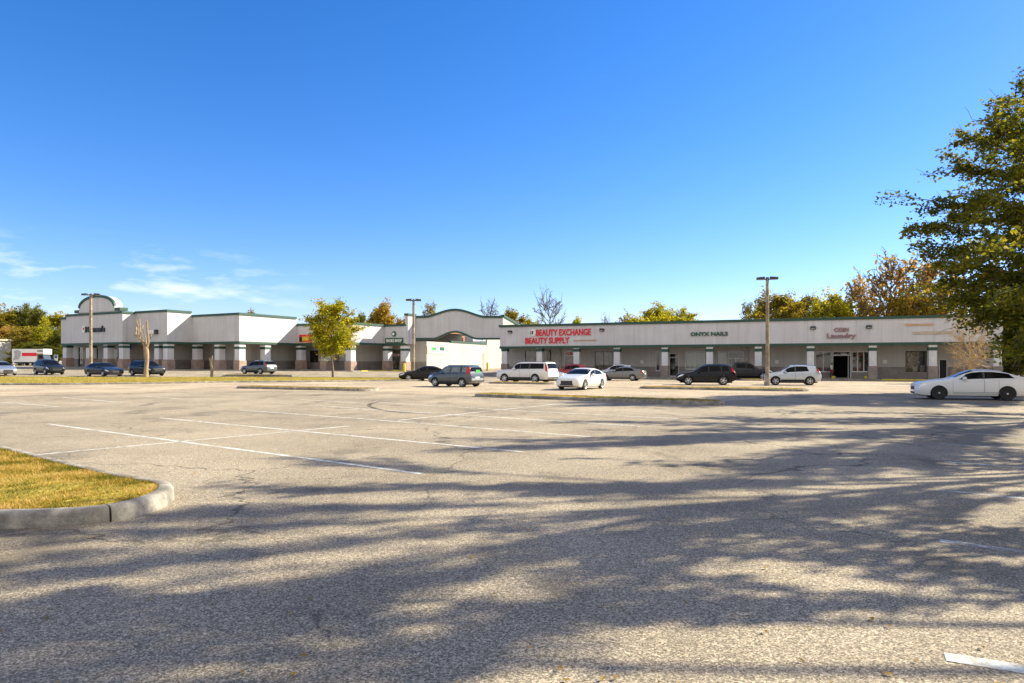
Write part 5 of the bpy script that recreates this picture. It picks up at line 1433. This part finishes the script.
def tree_meshes(seed, h=10.0, rx=4.0, cb=2.5, nl=14, nt=12, nleaf=30, ls=0.25, spread=0.55, tr=0.22, droop=0.0, sub=0, twr=0.02, up=0.5, lobes=0.35, trunk_top=0.7, flat=0.35, tips=(), align=0.0, tl=0.30):
    rg = random.Random(seed); npg = np.random.default_rng(seed)
    mb = MB(); cz, rz = (cb+h)/2, (h-cb)/2
    nseg = 7; T = []
    wx, wy = rg.uniform(-.05, .05)*h, rg.uniform(-.05, .05)*h
    ht = cb + (h-cb)*trunk_top
    for i in range(nseg):
        t = i/(nseg-1); T.append(Vector((wx*math.sin(t*2.2)+rg.uniform(-.01, .01)*h, wy*math.sin(t*2.7), ht*t)))
    T[0] = Vector((0, 0, -0.1))
    mb.tube(T, [tr*(1.25 if i == 0 else 1.0)*(1-0.75*i/(nseg-1)) for i in range(nseg)], 8)
    cen, siz = [], []
    lob = [(rg.uniform(0, 6.28), rg.uniform(-.6, .8), rg.uniform(.6, 1.0+lobes)) for _ in range(7)]
    for i in range(-len(tips), nl):
        t = (max(i, 0)+0.5)/max(1, nl); zz = 1-2*t; az = i*2.39996 + rg.uniform(-.35, .35)
        rr = math.sqrt(max(0, 1-zz*zz)); rad = rg.uniform(1-lobes, 1.0)
        for (la, lz, lf) in lob:
            if abs((az-la+math.pi) % (2*math.pi)-math.pi) < 0.7 and abs(zz-lz) < 0.5: rad *= lf**0.6
        rad = min(rad, 1.08)
        e = Vector((math.cos(az)*rr*rx*rad*.86, math.sin(az)*rr*rx*rad*.86, cz + zz*rz*(.55+.42*rad)))
        if i < 0: e = Vector(tips[i]); rr = 0.75
        ts = min(.97, max(.35, (e.z-rx*0.45*rr)/ht)); k = min(nseg-2, int(ts*(nseg-1))); f = ts*(nseg-1)-k
        a = T[k].lerp(T[k+1], f)
        c = a.lerp(e, .45) + Vector((0, 0, up*rr*rx*.22)) + Vector((rg.uniform(-1, 1), rg.uniform(-1, 1), 0))*rx*.08
        lp = curve3(a, c, e, 7); r0 = tr*.42*(1-.6*ts)
        mb.tube(lp, [max(twr, r0*(1-.85*j/6)) for j in range(7)], 5)
        for j in range(nt if i >= 0 else int(nt*1.35)):
            tt = rg.uniform(.35, 1.0); k = min(5, int(tt*6)); a2 = lp[k].lerp(lp[k+1], tt*6-k)
            out = (e-T[min(nseg-1, 3)]).normalized()
            d = (Vector((rg.gauss(0, 1), rg.gauss(0, 1), rg.gauss(0, .8)))*.75*(1-align*.6) + out*.7 + (lp[k+1]-lp[k]).normalized()*align*1.6 + Vector((0, 0, -droop+.25))).normalized()
            ln = rx*tl*rg.uniform(.5, 1.25)
            b2 = a2 + d*ln + Vector((0, 0, -droop*ln*.5)); m2 = a2.lerp(b2, .5) + Vector((0, 0, .1*ln))
            tp = curve3(a2, m2, b2, 4); mb.tube(tp, [twr*1.3, twr, twr*.8, twr*.5], 3, False)
            for q in range(sub):
                s0 = tp[rg.randint(1, 3)]; d3 = (d + Vector((rg.gauss(0, .7), rg.gauss(0, .7), rg.gauss(.1, .6)))).normalized(); s1 = s0 + d3*ln*rg.uniform(.3, .75)
                mb.tube([s0, s0.lerp(s1, .5)+Vector((0, 0, .04*ln)), s1], [twr*.7, twr*.55, twr*.35], 3, False)
            kk = int(nleaf*rg.uniform(.4, 1.5))
            if kk:
                tpos = npg.random(kk)**.7
                pa, pm, pb = np.array(a2), np.array(m2), np.array(b2)
                pos_ = pa[None]*((1-tpos)**2)[:, None] + pm[None]*(2*tpos*(1-tpos))[:, None] + pb[None]*(tpos**2)[:, None]
                sg = spread*ln
                pos_ = pos_ + np.clip(npg.normal(size=(kk, 3)), -1.7, 1.7)*np.array([sg*.55, sg*.55, sg*.36])[None]
                pos_[:, 2] -= droop*np.abs(npg.normal(size=kk))*sg*.5
                cen.append(pos_); siz.append(ls*(.55+.9*npg.random(kk)))
    tm = mb.mesh('trunk', None, 60)
    lm = leaf_mesh('crown', np.concatenate(cen), np.concatenate(siz), seed+9, flat, droop*.5) if cen else None
    return tm, lm
def tree(x, y, label, var, leaf, bark='bark', sx=1.0, sz=1.0, rz=0.0, cat='tree', name='tree', group=None, z=None):
    root = empty(name, (x, y, rise(x, y) if z is None else z), rz, label, cat, group); root.scale = (sx, sx, sz)
    tm, lm = var
    for nm, me, mat in (('trunk', tm, bark), ('crown', lm, leaf)):
        if me is None: continue
        o = link(bpy.data.objects.new(nm, me), root)
        if not me.materials: me.materials.append(M[mat])
        o.material_slots[0].link = 'OBJECT'; o.material_slots[0].material = M[mat]
    return root
# kinds (each about 10 m tall)
DENSE = [tree_meshes(s, 10, 4.4, 1.2, 24, 13, 58, .36, .55, .22, lobes=.55) for s in (11, 12, 13)]
LOOSE = [tree_meshes(s, 10, 4.2, 2.0, 26, 12, 34, .34, .5, .2, sub=1, twr=.035, lobes=.6) for s in (21, 22, 23)]
AIRY = [tree_meshes(s, 10, 4.2, 2.0, 26, 10, 10, .36, .5, .2, sub=2, twr=.045, lobes=.65) for s in (25, 26)]
BARE = [tree_meshes(s, 10, 4.0, 3.6, 17, 7, 0, .2, .5, .20, sub=3, twr=.05, up=.75, trunk_top=.5, tl=.36) for s in (31, 32)]
SPARSE = [tree_meshes(s, 10, 3.6, 2.6, 20, 9, 14, .34, .6, .2, sub=3, twr=.034, up=.7, lobes=.5) for s in (41, 42)]
def bgtree(px, top, Z, wpx, label, var, leaf, rz=0.0, bark='twig', zbase=None, hs=10.2, rs=4.0):
    X = (px-CX)/F*Z; h = hz(top, Z) - rise(X, Z)
    tree(X, Z, label, var, leaf, bark, (wpx/2*Z/F)/rs, h/hs, rz)
# behind the right wing
bgtree(383, 303, 128, 36, 'golden orange tree rising behind the roof left of the middle lamp post', DENSE[0], 'gold', 1)
bgtree(407, 317, 124, 26, 'low golden tree just left of the grey gateway, behind the green edged roof', DENSE[1], 'gold', 2.2)
bgtree(362, 311, 132, 20, 'small dark green tree peeking out right of the young green tree', DENSE[2], 'oak', .4)
bgtree(431, 301, 140, 30, 'thin pale green tree above the left shoulder of the arched gateway', SPARSE[0], 'olive', 0)
bgtree(250, 310.5, 135, 30, 'rounded green tree top peeking over the stepped roof', DENSE[1], 'olive', 1.1)
bgtree(490, 298, 150, 30, 'leafless tree above the right shoulder of the arched gateway', BARE[0], 'olive', 0)
bgtree(512, 307, 152, 30, 'round olive green tree just right of the arched gateway', DENSE[2], 'olive', .8)
bgtree(531, 319, 142, 26, 'low yellow green treetop over the red BEAUTY lettering', DENSE[0], 'lime', 2)
bgtree(549, 291, 144, 44, 'tall leafless tree over the red EXCHANGE lettering', BARE[1], 'olive', 1.4)
bgtree(576, 316.5, 138, 20, 'low green treetop right of the tall leafless tree', DENSE[1], 'lime', .2)
bgtree(605, 312, 125, 14, 'thin grey leafless sapling alone on the roofline', BARE[0], 'olive', 2)
bgtree(626, 312, 118, 36, 'loose scraggly tree at the left end of the yellow green clump', SPARSE[1], 'olive', .5)
bgtree(655, 305, 118, 56, 'tallest yellow green tree of the clump above the middle of the long roof', LOOSE[0], 'lime', 0)
bgtree(684, 309, 116, 44, 'rounded yellow green tree at the right end of the clump before the lamp post', LOOSE[1], 'lime', 1.7)
bgtree(747, 300, 115, 30, 'sparse dark tree just left of the nearest lamp post', SPARSE[0], 'oak', 2.6)
bgtree(778, 291, 108, 64, 'olive tree directly behind the nearest lamp post', LOOSE[2], 'olive', .3)
bgtree(808, 289, 112, 64, 'wide olive green tree above the silver crossover', AIRY[1], 'olive', 2.1)
bgtree(838, 295, 106, 50, 'bright yellow green tree above the COIN LAUNDRY lettering', DENSE[0], 'lime', 3.0)
bgtree(857, 273, 112, 52, 'slender brown sparse tree right of the bright yellow green tree', SPARSE[1], 'rust', .2)
bgtree(893, 254, 108, 76, 'tall rusty orange half bare tree left of the large oak', AIRY[0], 'rust', 1.2)
bgtree(932, 252, 104, 76, 'tall orange tree partly behind the large oak', AIRY[1], 'rust', 2.2)
bgtree(908, 292, 100, 60, 'low bright orange tree above the empty sign rails', DENSE[1], 'gold', .9)
bgtree(966, 285, 100, 56, 'grey leafless tree behind the roof beneath the large oak', BARE[1], 'olive', 2.9)
bgtree(793, 296, 116, 54, 'low olive tree between the lamp post and the wide olive tree', DENSE[2], 'olive', 1.5)
bgtree(762, 303, 112, 30, 'small loose tree in the shade of the lamp post arm', LOOSE[1], 'olive', 2.5)
bgtree(822, 298, 104, 46, 'yellowish low tree just left of the laundry lettering', LOOSE[2], 'lime', 1.0)
bgtree(868, 296, 104, 50, 'low brownish tree right of the laundry lettering', AIRY[1], 'gold', 2.7)
bgtree(668, 313, 112, 56, 'low bushy yellow green tree in the middle of the clump', DENSE[1], 'lime', 1.1)
bgtree(640, 315, 112, 44, 'low bushy olive tree in the clump over the long roof', DENSE[2], 'lime', .6)
bgtree(945, 280, 98, 60, 'olive orange tree close behind the drooping oak sprays', AIRY[0], 'gold', .5)
# dark growth past the right end
bgtree(1022, 292, 76, 60, 'dark leafy tree past the end of the right wing', DENSE[0], 'shrubleaf', 1.3)
bgtree(1046, 270, 82, 90, 'big dark tree at the far right edge beyond the storefronts', DENSE[2], 'shrubleaf', .2)
bgtree(1016, 338, 70, 34, 'leafy bush at the right end pillar of the storefronts', DENSE[1], 'shrubleaf', 2.0)
bgtree(1000, 300, 96, 60, 'dark green tree behind the right end of the long roof', DENSE[1], 'shrubleaf', 2.4)
bgtree(1075, 300, 66, 60, 'dark bush beyond the tail of the white sedan', DENSE[1], 'shrubleaf', 0)
# far left wood edge, every tree its own
for i, (px, tp, Z, wp, lab, var, lf) in enumerate([
    (-14, 309, 190, 60, 'olive tree at the left border above the beige building', DENSE[0], 'olive'),
    (10, 309, 185, 44, 'broad dark olive tree above the beige building', DENSE[1], 'olive'),
    (27, 305, 180, 36, 'tallest dark green tree over the box truck', LOOSE[1], 'oak'),
    (39, 307, 178, 26, 'second tall dark green tree over the box truck, more slender', LOOSE[0], 'oak'),
    (55, 311, 172, 34, 'bright yellow green tree beside the gabled front', DENSE[2], 'lime'),
    (8, 325, 168, 40, 'low reddish olive tree behind the beige building', DENSE[2], 'rust'),
    (24, 327, 160, 40, 'pale olive bushy tree right above the box truck', LOOSE[2], 'olive'),
    (44, 325, 158, 36, 'pale yellow bushy tree right above the cab of the truck', LOOSE[0], 'lime'),
    (58, 330, 150, 24, 'dark slim tree at the corner of the gabled front', DENSE[0], 'oak'),
    (9, 357, 146, 9, 'small bright shrub between the beige building and the truck', DENSE[1], 'lime'),
    (20, 345, 150, 16, 'dark shady shrub beside the beige building', DENSE[0], 'oak'),
    (33, 342, 150, 40, 'dark shady shrub behind the box truck', DENSE[1], 'oak'),
    (50, 345, 147, 30, 'dark shady shrub behind the cab of the truck', DENSE[2], 'shrubleaf'),
    (-40, 300, 180, 60, 'olive tree just past the left border', DENSE[2], 'olive')]):
    bgtree(px, tp, Z, wp, lab, var, lf, i*1.3)

# the young green tree and the stumps on the grass strip
x, y = gp(333, 377.0)
YT = tree_meshes(51, 10, 4.2, 3.2, 26, 14, 44, .30, .5, .17, lobes=.42)
h = hz(301.5, y) - rise(x, y)
tree(x, y, 'young yellow green street tree standing alone on the long grass strip', YT, 'lime', 'bark', (34*y/F)/4.6, h/10.3, .6)
x, y = gp(146, 376.8); g = rise(x, y); t = empty('cut_tree', (x, y, g), 0, 'pale leafless trunk with sawn off limbs on the long grass strip', 'tree'); k = y/F
def pp(px, py, dy=0.0): return ((px-146)*k, dy, (376.8-py)*k)
MB().tube([pp(146,377.4), pp(146.3,368), pp(147,360), pp(146.5,352), pp(145.5,346)], [2.6*k, 2.0*k, 2.0*k, 2.5*k, 2.1*k], 9).build('trunk', M['paletrunk'], t, 50, O)
for pts, r0, r1 in (([(146,350),(142,341),(138,335),(135,326)], 3.2, 1.6), ([(138.5,336),(137,328),(134.5,320)], 1.7, .9), ([(140,339),(140.5,328),(138.5,318)], 1.8, 1.2), ([(146.5,350),(148.5,342),(149.5,333),(150.5,321)], 3.0, 2.0), ([(146,347),(145,338),(144.5,329)], 1.7, .8), ([(143,342),(141.5,333),(141.5,324)], 1.3, .7), ([(148,343),(151,337),(152,330)], 1.4, .7)):
    n_ = len(pts)
    MB().tube([pp(a, b, random.uniform(-.3, .3)*j) for j, (a, b) in enumerate(pts)], [(r0+(r1-r0)*j/(n_-1))*k*.42 for j in range(n_)], 7).build('limb', M['paletrunk'], t, 50, O)
x, y = gp(211.5, 377.2); t = empty('tree_stump', (x, y, rise(x, y)), 0, 'tall broken stump, greyish tan, on the long grass strip', 'tree stump'); k = y/F
MB().tube([(0,0,-.1), (.05,0,8*k), (-.05,0,14*k), (.02,.03,18*k), (.1,0,21.5*k)], [1.7*k, 1.4*k, 1.3*k, .9*k, .3*k], 8).build('trunk', M['paletrunk'], t, 50, O)
MB().tube([(0,.0,13*k), (-.2,0.05,17*k), (-.25,.05,19.5*k)], [1.6*k*.6, 1.0*k*.6, .4*k], 6).build('splinter', M['paletrunk'], t, 50, O)

# twiggy leafless shrub tree in front of the right wing
TW = tree_meshes(61, 6, 2.6, 0.8, 30, 11, 1, .18, .5, .10, sub=4, twr=.018, up=.9, trunk_top=.75)
x, y = xy(970, 60)
tree(x, y, 'leafless tan twiggy tree with a few yellow leaves before the right end wall', TW, 'gold', 'tantwig', .92, hz(314, 60)/6.1, .3)

# the great oaks along the right side of the lot
OX, OY = 33.4, 39.0
boughs = [(940,165,40),(949,137,42),(972,128,37),(985,116,39),(1001,99,41),(1022,84,38),(899,199,39),(901,222,37),(908,243,40.5),(918,262,38.5),(928,282,41),(950,296,38),(968,312,41),(988,330,38.5),(1006,340,36),
          (960,195,35),(972,245,34),(982,165,35.5),(990,290,34),(935,215,42),(950,262,36),(1010,320,33.5),(1012,140,35)]
tips = [((px+22-CX)/F*Y-OX, Y-OY, hz(py, Y)) for px, py, Y in boughs]
rs_ = random.Random(77)
def side_boughs(n, rmin, rmax, z0, z1, spread):
    out = []
    for i in range(n):
        a = math.pi*1.13 + rs_.uniform(-spread, spread); r = rs_.uniform(rmin, rmax)
        out.append((math.cos(a)*r, math.sin(a)*r, z0+(z1-z0)*(i+rs_.random())/n))
    return out
OAK = [tree_meshes(74, 16.6, 7.2, 4.0, 40, 15, 95, .235, .26, .42, droop=.45, sub=1, twr=.022, lobes=.4, trunk_top=.62, tips=tips, align=.55, tl=.26),
       tree_meshes(72, 16.0, 6.0, 5.0, 10, 8, 80, .23, .20, .36, droop=.25, sub=0, twr=.024, lobes=.55, trunk_top=.62, tips=side_boughs(24, 5.0, 7.6, 4.5, 15.5, .85), align=.8, tl=.34),
       tree_meshes(73, 16.5, 6.0, 5.0, 5, 8, 52, .21, .12, .34, droop=.25, sub=0, twr=.024, lobes=.6, trunk_top=.62, tips=side_boughs(25, 4.2, 6.2, 4.0, 15.8, .62), align=.9, tl=.38),
       tree_meshes(75, 15.0, 5.0, 5.0, 4, 8, 50, .21, .12, .30, droop=.25, sub=0, twr=.024, lobes=.6, trunk_top=.62, tips=side_boughs(18, 4.0, 5.6, 3.5, 13.0, .8), align=.9, tl=.42)]
GR = 'large oaks along the right side of the lot'
tree(OX, OY, 'large dark oak with drooping sprays leaning in from the right edge', OAK[0], 'oak', 'bark', group=GR)
tree(28.2, 24.5, 'oak next to the white sedan whose shade falls across the right of the lot', OAK[1], 'oak', 'bark', group=GR)
tree(21.0, 15.2, 'oak whose shade falls in streaks across the middle foreground', OAK[2], 'oak', 'bark', group=GR)
tree(16.2, 8.6, 'oak whose shade falls on the nearest asphalt', OAK[3], 'oak', 'bark', group=GR)
